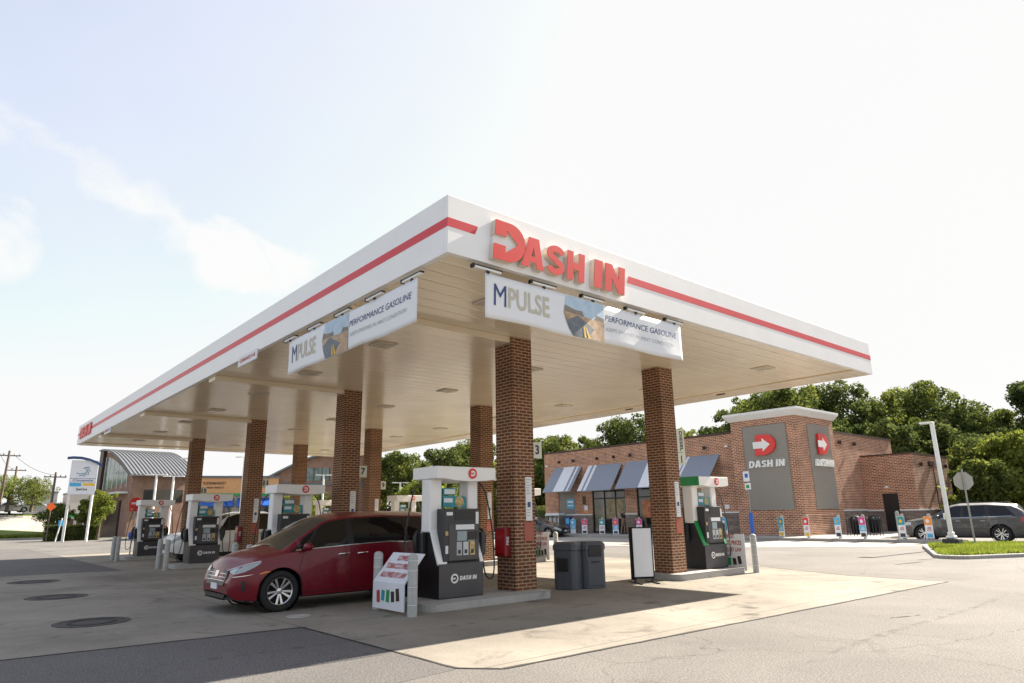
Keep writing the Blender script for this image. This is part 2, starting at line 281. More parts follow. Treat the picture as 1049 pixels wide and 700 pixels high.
# ------------------------------------------------------------------ mesh builder
class MB:
    def __init__(s): s.v = []; s.f = []; s.sm = []
    def add(s, vs, fs, T=None, smooth=False):
        k = len(s.v)
        s.v += [tuple(T @ Vector(p)) if T else tuple(p) for p in vs]
        s.f += [tuple(i+k for i in f) for f in fs]; s.sm += [smooth]*len(fs); return s
    def box(s, x0, y0, z0, x1, y1, z1, T=None):
        x0, x1 = min(x0, x1), max(x0, x1); y0, y1 = min(y0, y1), max(y0, y1); z0, z1 = min(z0, z1), max(z0, z1)
        v = [(x0, y0, z0), (x1, y0, z0), (x1, y1, z0), (x0, y1, z0), (x0, y0, z1), (x1, y0, z1), (x1, y1, z1), (x0, y1, z1)]
        return s.add(v, [(0, 3, 2, 1), (4, 5, 6, 7), (0, 1, 5, 4), (1, 2, 6, 5), (2, 3, 7, 6), (3, 0, 4, 7)], T)
    def prism(s, poly, a, b, ax='z', T=None):
        """poly in the plane perpendicular to ax (z:(x,y) y:(x,z) x:(y,z)), extruded a..b"""
        def P(p, h): return {'z': (p[0], p[1], h), 'y': (p[0], h, p[1]), 'x': (h, p[0], p[1])}[ax]
        n = len(poly); ar = sum(poly[i][0]*poly[(i+1) % n][1]-poly[(i+1) % n][0]*poly[i][1] for i in range(n))
        if ar < 0: poly = poly[::-1]
        if ax == 'y': poly = poly[::-1]
        v = [P(p, a) for p in poly]+[P(p, b) for p in poly]
        if b < a: v = v[n:]+v[:n]
        f = [tuple(range(n))[::-1], tuple(range(n, 2*n))]+[(i, (i+1) % n, n+(i+1) % n, n+i) for i in range(n)]
        return s.add(v, f, T)
    def tube(s, pts, r, n=10, cap=True, T=None):
        pts = [Vector(p) for p in pts]; rr = r if isinstance(r, (list, tuple)) else [r]*len(pts)
        V = []; F = []; ref = None
        for i, p in enumerate(pts):
            d = (pts[min(i+1, len(pts)-1)]-pts[max(i-1, 0)]).normalized()
            if ref is None or abs(ref.dot(d)) > .95: ref = Vector((0, 0, 1)) if abs(d.z) < .9 else Vector((1, 0, 0))
            a = d.cross(ref).normalized(); b = a.cross(d).normalized(); ref = b
            for k in range(n):
                t = 2*math.pi*k/n; V.append(p+(a*math.cos(t)+b*math.sin(t))*rr[i])
        for i in range(len(pts)-1):
            for k in range(n):
                F.append((i*n+k, i*n+(k+1) % n, (i+1)*n+(k+1) % n, (i+1)*n+k))
        s.add(V, F, T, True)
        if cap:
            s.add(V[:n], [tuple(range(n))], T); s.add(V[-n:], [tuple(range(n))[::-1]], T)
        return s
    def lathe(s, prof, n=24, T=None, smooth=True):
        V = []; F = []
        for (r, z) in prof:
            for k in range(n): t = 2*math.pi*k/n; V.append((r*math.cos(t), r*math.sin(t), z))
        for i in range(len(prof)-1):
            for k in range(n): F.append((i*n+k, i*n+(k+1) % n, (i+1)*n+(k+1) % n, (i+1)*n+k))
        return s.add(V, F, T, smooth)
    def build(s, name, m, parent=None, bevel=0., loc=None, shade=False):
        me = bpy.data.meshes.new(name); me.from_pydata(s.v, [], s.f)
        me.polygons.foreach_set('use_smooth', s.sm if not shade else [True]*len(s.sm))
        bm = bmesh.new(); bm.from_mesh(me); bmesh.ops.recalc_face_normals(bm, faces=bm.faces) if len(s.f) < 60000 and not getattr(s, 'keep', False) else None
        uvl = bm.loops.layers.uv.new('UVMap')
        for f in bm.faces:
            n = f.normal; ax = max(range(3), key=lambda i: abs(n[i]))
            for l in f.loops:
                c = l.vert.co; l[uvl].uv = (c.x, c.y) if ax == 2 else ((c.y, c.z) if ax == 0 else (c.x, c.z))
        bm.to_mesh(me); bm.free()
        me.materials.append(M[m] if isinstance(m, str) else m)
        o = bpy.data.objects.new(name, me); COL.objects.link(o)
        if parent: o.parent = parent
        if loc: o.location = loc
        if bevel:
            bv = o.modifiers.new('bevel', 'BEVEL'); bv.width = bevel; bv.segments = 2; bv.limit_method = 'ANGLE'; bv.angle_limit = R(35)
        return o
def tag(o, label=None, cat=None, group=None, kind=None):
    if label: o['label'] = label
    if cat: o['category'] = cat
    if group: o['group'] = group
    if kind: o['kind'] = kind
    return o
def thing(name, label, cat, loc=(0, 0, 0), rz=0, group=None):
    o = bpy.data.objects.new(name, None); COL.objects.link(o); o.location = loc; o.rotation_euler = (0, 0, rz); o.empty_display_size = .2
    return tag(o, label, cat, group)
def copy_tree(o, parent=None):
    c = o.copy(); COL.objects.link(c); c.parent = parent
    for ch in [x for x in bpy.data.objects if x.parent == o]: copy_tree(ch, c)
    return c
def kids(o): return [x for x in bpy.data.objects if x.parent == o]

# 2-D outlines -> mesh (holes allowed)
def outline_mesh(splines, depth):
    cu = bpy.data.curves.new('tmp', 'CURVE'); cu.dimensions = '2D'; cu.fill_mode = 'BOTH'; cu.extrude = depth/2
    for pts in splines:
        sp = cu.splines.new('POLY'); sp.points.add(len(pts)-1)
        for i, p in enumerate(pts): sp.points[i].co = (p[0], p[1], 0, 1)
        sp.use_cyclic_u = True
    o = bpy.data.objects.new('tmp', cu); COL.objects.link(o); bpy.context.view_layer.update()
    me = o.evaluated_get(bpy.context.evaluated_depsgraph_get()).to_mesh()
    v = [tuple(x.co) for x in me.vertices]; f = [tuple(p.vertices) for p in me.polygons]
    bpy.data.objects.remove(o); bpy.data.curves.remove(cu); return v, f
def text_mesh(txt, size, depth=.004, bold=.012, shear=0., align='CENTER', space=1., width=None):
    cu = bpy.data.curves.new('tmp', 'FONT'); cu.body = txt; cu.size = size; cu.extrude = depth/2; cu.offset = bold*size; cu.shear = shear
    cu.align_x = align; cu.align_y = 'CENTER'; cu.space_character = space; cu.resolution_u = 3
    o = bpy.data.objects.new('tmp', cu); COL.objects.link(o); bpy.context.view_layer.update()
    me = o.evaluated_get(bpy.context.evaluated_depsgraph_get()).to_mesh()
    v = [tuple(x.co) for x in me.vertices]; f = [tuple(p.vertices) for p in me.polygons]
    bpy.data.objects.remove(o); bpy.data.curves.remove(cu)
    if width and v:
        w = max(p[0] for p in v)-min(p[0] for p in v); k = width/w; v = [(p[0]*k, p[1], p[2]) for p in v]
    return v, f
def face_T(o, nrm):
    """text plane -> world: text x runs to the reader's right when looking at the face whose outward normal is nrm"""
    z = Vector(nrm).normalized(); y = Vector((0, 0, 1)); x = y.cross(z).normalized(); y = z.cross(x)
    mm = Matrix((x, y, z)).transposed().to_4x4(); mm.translation = Vector(o); return mm
def arc(cx, cy, rx, ry, a0, a1, n=12):
    return [(cx+rx*math.cos(R(a0+(a1-a0)*i/n)), cy+ry*math.sin(R(a0+(a1-a0)*i/n))) for i in range(n+1)]
def stroke(c, w):
    L_, R_ = [], []
    for i, p in enumerate(c):
        a = c[max(i-1, 0)]; b = c[min(i+1, len(c)-1)]; dx, dy = b[0]-a[0], b[1]-a[1]; l = math.hypot(dx, dy); nx, ny = -dy/l*w/2, dx/l*w/2
        L_.append((p[0]+nx, p[1]+ny)); R_.append((p[0]-nx, p[1]-ny))
    return L_+R_[::-1]
G_D = [[(0, 0)]+arc(.42, .5, .5, .5, -90, 90, 18)+[(0, 1), (0, .62), (.34, .62), (.34, .79), (.70, .5), (.34, .21), (.34, .38), (0, .38)]]
G_Dp = [[(0, 0)]+arc(.42, .5, .46, .5, -90, 90, 14)+[(0, 1)], [(.27, .24)]+arc(.42, .5, .17, .26, -90, 90, 8)+[(.27, .76)]]
G_A = [[(0, 0), (.25, 1), (.66, 1), (.91, 0), (.62, 0), (.58, .18), (.33, .18), (.29, 0)], [(.385, .38), (.525, .38), (.455, .70)]]
G_S = [stroke(arc(.40, .715, .26, .175, 10, 180, 14)+arc(.40, .715, .26, .165, 195, 255, 5)+arc(.40, .285, .26, .165, 75, -15, 7)+arc(.40, .285, .26, .175, -30, -170, 14), .215)]
G_H = [[(0, 0), (0, 1), (.28, 1), (.28, .62), (.54, .62), (.54, 1), (.82, 1), (.82, 0), (.54, 0), (.54, .38), (.28, .38), (.28, 0)]]
G_I = [[(0, 0), (0, 1), (.30, 1), (.30, 0)]]
G_N = [[(0, 0), (0, 1), (.27, 1), (.57, .5), (.57, 1), (.84, 1), (.84, 0), (.58, 0), (.27, .5), (.27, 0)]]
def glyph_word(seq, h, depth, shear=.12):
    """seq: (glyph, x, scale) ; returns verts, faces with x from 0"""
    V, F = [], []
    for g, x, sc in seq:
        v, f = outline_mesh([[(p[0]*h*sc+x*h+p[1]*h*sc*shear, p[1]*h*sc) for p in sp] for sp in g], depth)
        k = len(V); V += v; F += [tuple(i+k for i in q) for q in f]
    return V, F
WORD = [(G_Dp, 0, 1), (G_A, .97, 1), (G_S, 1.99, 1), (G_H, 2.88, 1), (G_I, 4.22, 1), (G_N, 4.66, 1)]       # width about 5.1 h
_wc = {}
def word(h, depth):
    if 'w' not in _wc: _wc['w'] = glyph_word(WORD, 1, 1)
    v, f = _wc['w']; return [((p[0]-2.78)*h*.93, (p[1]-.5)*h, p[2]*depth) for p in v], f
def round_logo(parent, T, r, ring='red', inner='white_paint', nm='logo'):
    a = MB(); a.lathe([(0, 0), (r, 0), (r, .012), (0, .012)], 28, T, False); o = a.build(nm, ring, parent)
    v, f = glyph_word([(G_D, -.46, 1)], r*1.05, .01, .08)
    b = MB(); b.add([(p[0], p[1]-r*.52, p[2]+.018) for p in v], f, T); b.build('emblem', inner, o)
    return o

# ------------------------------------------------------------------ ground
def sheet(name, poly, z, m, kind='structure'):
    b = MB(); n = len(poly); b.add([(p[0], p[1], z) for p in poly], [tuple(range(n))]); o = b.build(name, m)
    for p in o.data.polygons:
        if p.normal.z < 0: o.data.flip_normals(); break
    return tag(o, kind=kind)
sheet('asphalt_ground', [(-1500, -1500), (2500, -1500), (2500, 2500), (-1500, 2500)], 0, 'asphalt')
sheet('concrete_forecourt', [(-.18, -1.38), (5, -1.55), (12.3, -1.78), (12.45, .4), (13.6, 3.2), (14.3, 5), (14.6, 34), (.2, 34), (.2, 19.1), (-3.1, 19.6), (-22, 21), (-22, 3.9), (-4.2, 3.3), (-.55, 2.95), (-.53, -1.0)], .004, 'concrete')
sheet('asphalt_patch', [(-14, -2.5), (-.56, -1.03), (-.58, 2.93), (-4.2, 3.27), (-14, 4.0)], .0025, 'asphalt_new_shaded')
sheet('asphalt_apron', [(-22, 21.02), (-3.1, 19.62), (.18, 19.12), (.18, 47.5), (-22, 49)], .0025, 'asphalt_new_shaded')
sheet('pavement_apron', [(23.6, 10.5), (26.3, 5.0), (30.2, 3.4), (30.2, 60), (19, 60), (19, 24)], .004, 'apron')
sheet('street', [(-300, 92), (300, 84), (300, 97), (-300, 105)], .0035, 'asphalt_dark')
# asphalt/concrete joint: tar line with a little crumbled edge
jb = MB()
random.seed(8)
def jline(p, q, w=.024):
    n = int(math.dist(p, q)/.25)+1; prev = None
    for i in range(n+1):
        t = i/n; x = p[0]+(q[0]-p[0])*t; y = p[1]+(q[1]-p[1])*t; dx, dy = q[0]-p[0], q[1]-p[1]; l = math.hypot(dx, dy); nx, ny = -dy/l, dx/l
        a = w*random.uniform(.3, 1.4); bb = w*random.uniform(.3, 1.4); cur = ((x+nx*a, y+ny*a, .007), (x-nx*bb, y-ny*bb, .007))
        if prev: jb.add([prev[0], prev[1], cur[1], cur[0]], [(0, 1, 2, 3)])
        prev = cur
pl = [(-14, 4.0), (-4.2, 3.3), (-.55, 2.95), (-.53, -1.0), (-.18, -1.38), (5, -1.55), (12.3, -1.78), (12.45, .4), (13.6, 3.2)]
for a, b_ in zip(pl, pl[1:]): jline(a, b_)
tag(jb.build('tar_joint', 'dirt'), kind='structure')
# irregular tar stains on the asphalt in front
for (x, y, w, h_, sd) in ((8.9, -4.6, .5, .05, 1), (6.4, -3.0, .35, .03, 2), (17.5, .8, .9, .12, 5), (19.5, 1.0, .7, .1, 6)):
    rnd = random.Random(sd); pts = []
    for k in range(18):
        t = 2*math.pi*k/18; rr_ = rnd.uniform(.5, 1.1); pts.append((x+math.cos(t)*w*rr_, y+math.sin(t)*h_*rr_-.1*math.cos(t)))
    b = MB(); b.add([(p[0], p[1], .0045) for p in pts], [tuple(range(18))]); tag(b.build('tar_stain', 'dirt'), kind='structure')

def kerbed(name, poly, h, top, side='kerb', kw=.15):
    """raised slab: kerb ring plus inner surface"""
    b = MB(); b.prism(poly, -.05, h, 'z'); return tag(b.build(name, side, bevel=.015), kind='structure')
walk = [(30.4, 40), (30.4, 3.4), (30.6, 3.1), (31.0, 3.1), (31.2, 3.4), (31.2, 7.2), (34.2, 7.6), (52, 7.6), (52, 40)]
b = MB(); b.prism(walk, -.05, .15, 'z'); tag(b.build('sidewalk', 'walk', bevel=.02), kind='structure')
isl = [(19.9, .3), (20.1, .0), (22.9, -1.4), (27.5, -1.6), (29.5, -.6), (29.6, .6), (28.2, 3.0), (27.3, 3.5), (26.5, 3.5), (20.4, 1.1), (19.95, .75)]
ccx = sum(p[0] for p in isl)/len(isl); ccy = sum(p[1] for p in isl)/len(isl)
b = MB(); b.prism(isl, -.05, .11, 'z'); tag(b.build('island_kerb', 'kerb', bevel=.03), kind='structure')
inn = [(p[0]+(ccx-p[0])*.06, p[1]+(ccy-p[1])*.09) for p in isl]
sheet('grass_ground', inn, .114, 'grass')
def inside(x, y, poly):
    c_ = False; n = len(poly); j = n-1
    for i in range(n):
        if (poly[i][1] > y) != (poly[j][1] > y) and x < (poly[j][0]-poly[i][0])*(y-poly[i][1])/(poly[j][1]-poly[i][1])+poly[i][0]: c_ = not c_
        j = i
    return c_
def blades(name, poly, n, z, hgt, seed, label):
    rnd = random.Random(seed); xs = [p[0] for p in poly]; ys = [p[1] for p in poly]; V = []; F = []
    while len(F) < n:
        x = rnd.uniform(min(xs), max(xs)); y = rnd.uniform(min(ys), max(ys))
        if not inside(x, y, poly): continue
        a = rnd.uniform(0, 6.28); h = hgt*rnd.uniform(.5, 1.3); w = hgt*.16; lx, ly = rnd.uniform(-.5, .5)*h, rnd.uniform(-.5, .5)*h
        k = len(V); V += [(x-math.cos(a)*w, y-math.sin(a)*w, z), (x+math.cos(a)*w, y+math.sin(a)*w, z), (x+lx, y+ly, z+h)]; F.append((k, k+1, k+2))
    b = MB(); b.v = V; b.f = F; b.sm = [False]*len(F); b.keep = True
    return tag(b.build(name, 'leaf_grass'), label, 'grass', kind='stuff')
blades('grass', inn, 15000, .114, .12, 3, 'mown green grass on the kerbed island under the lamp pole')
# left roadside verge, with its kerb
verge = [(-60, 83.5), (1, 80.0), (7.2, 81.3), (7.6, 82.6), (3, 90), (-60, 92)]
b = MB(); b.prism([(p[0], p[1]) for p in verge], -.05, .12, 'z'); tag(b.build('verge_kerb', 'kerb'), kind='structure')
vin = [(-60, 84.0), (1, 80.5), (6.9, 81.7), (7.2, 82.6), (2.8, 89.5), (-60, 91.5)]
b = MB(); g_ = [(-60, 80.6, .12), (1, 80.5, .12), (6.9, 81.7, .12), (-60, 86, .85), (1, 86.5, .9), (5.2, 87, .6), (-60, 93, .95), (1, 93, 1.0), (7.0, 93, .5)]
b.add(g_, [(0, 1, 4, 3), (1, 2, 5, 4), (3, 4, 7, 6), (4, 5, 8, 7)], smooth=True); tag(b.build('verge_ground', 'grass'), kind='structure')
b = MB(); g_ = [(-90, 93.01, .95), (1, 93.01, 1.0), (7.0, 93.01, .5), (-90, 101, 2.7), (1, 101, 2.7), (8.2, 101, 2.4), (-90, 101.5, 2.95), (1, 101.5, 2.95), (8.3, 101.5, 2.7), (-90, 140, 3.0), (1, 140, 3.0), (8.4, 140, 3.0), (7.0, 93.01, -.1), (8.2, 101, -.1), (8.4, 140, -.1)]
b.add(g_, [(0, 1, 4, 3), (1, 2, 5, 4), (6, 7, 10, 9), (7, 8, 11, 10), (2, 12, 13, 5), (5, 13, 14, 11, 8)], smooth=False); tag(b.build('raised_lot_ground', 'apron'), kind='structure')
b = MB(); b.add([(-90, 101, 2.702), (8.2, 101, 2.402), (8.3, 101.5, 2.702), (-90, 101.5, 2.952)], [(0, 1, 2, 3)]); tag(b.build('lot_edge_ground', 'grass'), kind='structure')
sheet('lawn_ground', [(8.5, 72.6), (20, 68), (22, 71), (12, 75.5)], .006, 'grass')
blades('roadside_grass', [(-8, 80.9), (1, 80.7), (6.7, 81.8), (5, 83), (1, 82.6), (-8, 82.5)], 7000, .18, .3, 5, 'rough sunlit grass on the roadside verge at far left')

for (x0, y0, x1, y1, w, sd) in ((-3.5, 1.55, 6.0, 1.35, .16, 3), (-2.5, .55, 9.5, .35, .14, 4), (-4, 4.8, -1.4, 4.85, .16, 5), (13.5, -3.6, 19, -1.2, .15, 6), (2, -3.6, 11, -3.2, .15, 7)):
    rnd = random.Random(sd); n = 60; V = []
    for i in range(n+1):
        t = i/n; ww = w*(.5+.5*rnd.random())*min(1, 6*t, 6*(1-t)); cx_, cy_ = x0+(x1-x0)*t, y0+(y1-y0)*t+.12*math.sin(t*5+sd); V += [(cx_, cy_-ww/2, .0078), (cx_, cy_+ww/2, .0078)]
    b = MB(); b.add(V, [(2*i, 2*i+2, 2*i+3, 2*i+1) for i in range(n)]); tag(b.build('tyre_mark', 'tyre_smear'), kind='structure')
# underground tank lids
for i, (x, y, r_) in enumerate(((-2.80, 6.08, .56), (-2.66, 11.15, .60), (-2.55, 16.4, .62))):
    b = MB(); b.lathe([(0, .006), (r_-.09, .006), (r_-.09, .012), (r_, .012), (r_, .004), (0, .004)], 40, Matrix.Translation((x, y, .002)), False)
    o = b.build('tank_lid', 'lid')
    tag(o, ['round dark tank lid in the concrete, nearest of three, beyond the asphalt patch', 'round dark tank lid in the concrete, middle of the row of three', 'round dark tank lid in the concrete, farthest of the row of three'][i], 'manhole cover', 'tank lids set in the forecourt')
    b = MB(); b.lathe([(r_*.55, .014), (r_*.6, .016), (r_*.65, .014)], 30, Matrix.Translation((x, y, .002))); b.build('ring', 'dirt', o)
b = MB(); b.lathe([(0, .006), (.17, .006), (.17, .012), (.2, .012), (.2, .004), (0, .004)], 30, Matrix.Translation((-.12, 4.1, .002)), False)
tag(b.build('valve_cover', 'island'), 'small round pale valve cover in the concrete beside the minivan front wheel', 'manhole cover')

# ------------------------------------------------------------------ fuel canopy
CW, CL, ZB, ZT = 14.73, 31.6, 5.293, 6.206
cano = thing('fuel_canopy', 'big white flat fuel canopy with red stripe over the pumps', 'canopy', (CW/2, CL/2, 0))
def C(x, y, z): return (x-CW/2, y-CL/2, z)
TC = Matrix.Translation((-CW/2, -CL/2, 0))
b = MB()
b.box(0, 0, ZB, CW, .10, ZT, TC); b.box(0, .101, ZB, .10, CL-.101, ZT, TC); b.box(CW-.10, .101, ZB, CW, CL-.101, ZT, TC); b.box(0, CL-.10, ZB, CW, CL, ZT, TC)
b.build('fascia', 'white', cano, bevel=.008)
b = MB(); b.box(.10, .10, ZB+.02, CW-.10, CL-.10, ZB+.06, TC); b.build('soffit', 'soffit', cano)
b = MB(); b.box(.10, .10, ZT-.12, CW-.10, CL-.10, ZT-.06, TC); b.build('roof_deck', 'galv', cano)
b = MB()      # dropped perimeter trim at the far edges
b.box(.105, CL-1.3, ZB-.02, CW-.105, CL-.105, ZB+.018, TC); b.box(CW-1.1, .105, ZB-.02, CW-.105, CL-1.302, ZB+.018, TC); b.build('soffit_trim', 'soffit', cano, bevel=.006)
# stripe
b = MB()
s0, s1 = 5.70, 5.84
b.box(-.004, -.004, s0, -.001, CL, s1, TC)
b.prism([(-.001, s0), (.50, s0), (.56, s1), (-.001, s1)], -.004, -.001, 'y', TC)
b.prism([(4.02, s0), (CW+.003, s0), (CW+.003, s1), (4.08, s1)], -.004, -.001, 'y', TC)
b.build('stripe', 'stripe', cano)
COLX, COLY, CS, DY = (3.833, 8.909), 3.066, .5625, 7.6403
for k in range(4):
    for x0, x1 in ((.105, COLX[0]+.25),):
        b = MB(); b.box(x0, COLY+.05+k*DY, ZB-.115, x1, COLY+CS-.01+k*DY, ZB+.018, TC); b.build('beam_cover', 'soffit', cano, bevel=.008)
# soffit lights
for x in (2.0, 6.4, 11.4):
    for y in (1.5, 5.3, 9.1, 12.8, 16.7, 20.4, 24.2, 28.1):
        T_ = TC @ Matrix.Translation((x, y, 0))
        b = MB(); b.box(-.24, -.24, ZB-.012, .24, .24, ZB+.018, T_); o = b.build('canopy_light', mat('fixture_trim', (.66, .60, .50), .5) if (x, y) == (2.0, 1.5) else bpy.data.materials['fixture_trim'], cano, bevel=.01)
        b = MB(); b.box(-.18, -.18, ZB-.02, -.02, .18, ZB-.0125, T_); b.box(.02, -.18, ZB-.02, .18, .18, ZB-.0125, T_); b.build('lamp_glass', 'lamp_tan', o)
for (x, y) in ((CW-.9, 8.3), (CW-.9, 0.9+3.6), (7.2, CL-3)):      # little conduit stubs
    b = MB(); b.box(-.03, -.3, ZB-.05, .03, 0, ZB-.018, TC @ Matrix.Translation((x, y, 0))); b.build('conduit', 'bronze', cano)
# main sign
sg = MB(); v, f = glyph_word([(G_D, 0, 1)], .65, .10, .10); T_ = TC @ Matrix.Translation((.76, -.052, 5.36)) @ Matrix.Rotation(R(90), 4, 'X'); sg.add([(p[0]*1.05, p[1], p[2]) for p in v], f, T_)
def sign_word(depth, off, mtl, nm, par, grow=0.):
    pass
letters = [('A', G_A, 1.33, 1.0), ('S', G_S, 1.84, 1.08), ('H', G_H, 2.33, .98), ('I', G_I, 2.99, 1.3), ('N', G_N, 3.27, 1.2)]
dsh = sg
par = dsh.build('letter', 'letter_side', cano); par['label'] = 'large red letter D with a white arrow cut into it'
def front_face(glyph, x, z, h, sx, par):
    v, f = outline_mesh([[(p[0]*h*sx+p[1]*h*.10*sx, p[1]*h) for p in sp] for sp in glyph], .008)
    q = MB(); q.add(v, f, TC @ Matrix.Translation((x, -.108, z)) @ Matrix.Rotation(R(90), 4, 'X')); q.build('letter_face', 'red', par)
front_face(G_D, .76, 5.36, .65, 1.05, par)
b = MB(); v, f = outline_mesh([[(p[0]*.65*1.05+p[1]*.65*.1*1.05, p[1]*.65) for p in [(0.02, 0.02)]+arc(.42, .5, .47, .48, -90, 90, 14)+[(0.02, .98)]]], .06)
b.add(v, f, TC @ Matrix.Translation((.76, -.036, 5.36)) @ Matrix.Rotation(R(90), 4, 'X')); b.build('arrow_panel', 'white_paint', par)
for nm, g_, x, sxx in letters:
    z = 5.38; h = .52
    v, f = outline_mesh([[(p[0]*h*sxx+p[1]*h*.10, p[1]*h) for p in sp] for sp in g_], .10)
    q = MB(); q.add(v, f, TC @ Matrix.Translation((x, -.052, z)) @ Matrix.Rotation(R(90), 4, 'X')); p_ = q.build('letter', 'letter_side', cano)
    front_face(g_, x, z, h, sxx, p_)
# the same sign on the far left end, seen edge-on, as raised letters
v, f = word(.52, .14)
q = MB(); q.add([(p[0]*1.05, p[1], p[2]*.3) for p in v], f, TC @ face_T((-.026, 29.4, 5.76), (-1, 0, 0))); q.build('lettering', 'red', cano)

# ------------------------------------------------------------------ brick columns
col_lab = {(0, 0): 'brick column nearest the canopy corner, number 3 sign on its side, red cabinet on it',
 (1, 0): 'brick column beside the green diesel pump with a DIESEL 1 sign',
 (0, 1): 'brick column behind the minivan bonnet and roof, with number 7 sign',
 (1, 1): 'brick column just behind and left of the nearest column',
 (0, 2): 'brick column beside the second pump behind the minivan, third back on the left row',
 (1, 2): 'slim looking brick column right of the one with number 7 sign',
 (0, 3): 'farthest brick column on the left row, under the canopy end',
 (1, 3): 'farthest brick column on the right row, over the third pump canopy'}
for k in range(4):
    for j in range(2):
        x, y = COLX[j], COLY+k*DY
        c_ = thing('brick_column', col_lab[(j, k)], 'column', (x+CS/2, y+CS/2, .15), 0, 'brick columns holding up the canopy')
        b = MB(); h_ = CS/2; b.box(-h_, -h_, 0, h_, h_, ZB-.15+.02); b.build('shaft', 'brick_col', c_, bevel=.004)
        # instruction strip with wheelchair mark and the red plate below, on the -Y face
        b = MB(); b.box(.02, -h_-.012, 1.33, .19, -h_, 2.2); o = b.build('instruction_sign', 'paper', c_)
        b = MB()
        for r in range(14):
            if 5 < r < 9: continue
            z = 2.14-r*.055; b.box(.035, -h_-.0145, z, .035+random.Random(r).uniform(.08, .14), -h_-.0125, z+.018)
        b.build('small_print', 'pale_ink', o)
        b = MB(); b.box(.065, -h_-.015, 1.60, .145, -h_-.0125, 1.70); b.build('access_mark', 'navy', o)
        b = MB(); b.box(-.03, -h_-.010, .93, .22, -h_-.001, 1.30); b.build('notice_plate', mat('faded_red', (.36, .10, .07), .6) if (k, j) == (0, 0) else bpy.data.materials['faded_red'], c_)
        # number sign on the +X side of the shaft, sticking out, facing -Y
        num = {(0, 0): '3', (1, 0): '1', (0, 1): '7', (1, 1): '5', (0, 2): '11', (1, 2): '9', (0, 3): '15', (1, 3): '13'}[(j, k)]
        z0, z1 = (2.64, 3.55) if (j, k) == (1, 0) else (2.60, 2.94)
        b = MB(); nw = .36 if (j, k) == (1, 0) else .26; b.box(h_+.002, -h_+.03, z0, h_+nw, -h_+.06, z1); o = b.build('number_sign', mat('sign_cream', (.62, .63, .55), .5) if (k, j) == (0, 0) else bpy.data.materials['sign_cream'], c_)
        v, f = text_mesh(num, .26, .004, .03); q = MB(); q.add(v, f, face_T((h_+nw/2, -h_+.027, 2.77), (0, -1, 0))); q.build('numeral', 'ink', o)
        if (j, k) == (1, 0):
            v, f = text_mesh('DIESEL', .17, .004, .02, width=.52); q = MB(); q.add(v, f, face_T((h_+nw/2+.03, -h_+.027, 3.26), (0, -1, 0)) @ Matrix.Rotation(R(-90), 4, 'Z')); q.build('lettering', 'ink', o)
            b = MB(); b.box(h_+.003, -h_+.026, 2.945, h_+.259, -h_+.0295, 2.96); b.build('divider', 'green', o)
# chalky mark on column B
# extinguisher cabinets
for k, lab in ((0, 'red extinguisher cabinet on the nearest brick column'), (2, 'red extinguisher cabinet on the brick column beyond the second pump')):
    y = COLY+k*DY
    e = thing('extinguisher_cabinet', lab, 'fire cabinet', (COLX[0], y+.28, .8), 0, 'red extinguisher cabinets')
    b = MB(); b.box(-.16, -.15, 0, -.003, .17, .56); b.build('case', 'dark_red', e, bevel=.015)
    b = MB(); b.box(-.167, -.12, .06, -.1605, .12, .50); b.build('front_window', 'tail', e)
    v, f = text_mesh('FIRE', .09, .003, .02); q = MB(); q.add(v, f, face_T((-.08, -.1525, .3), (0, -1, 0)) @ Matrix.Rotation(R(90), 4, 'Z')); q.build('lettering', 'paper', e)

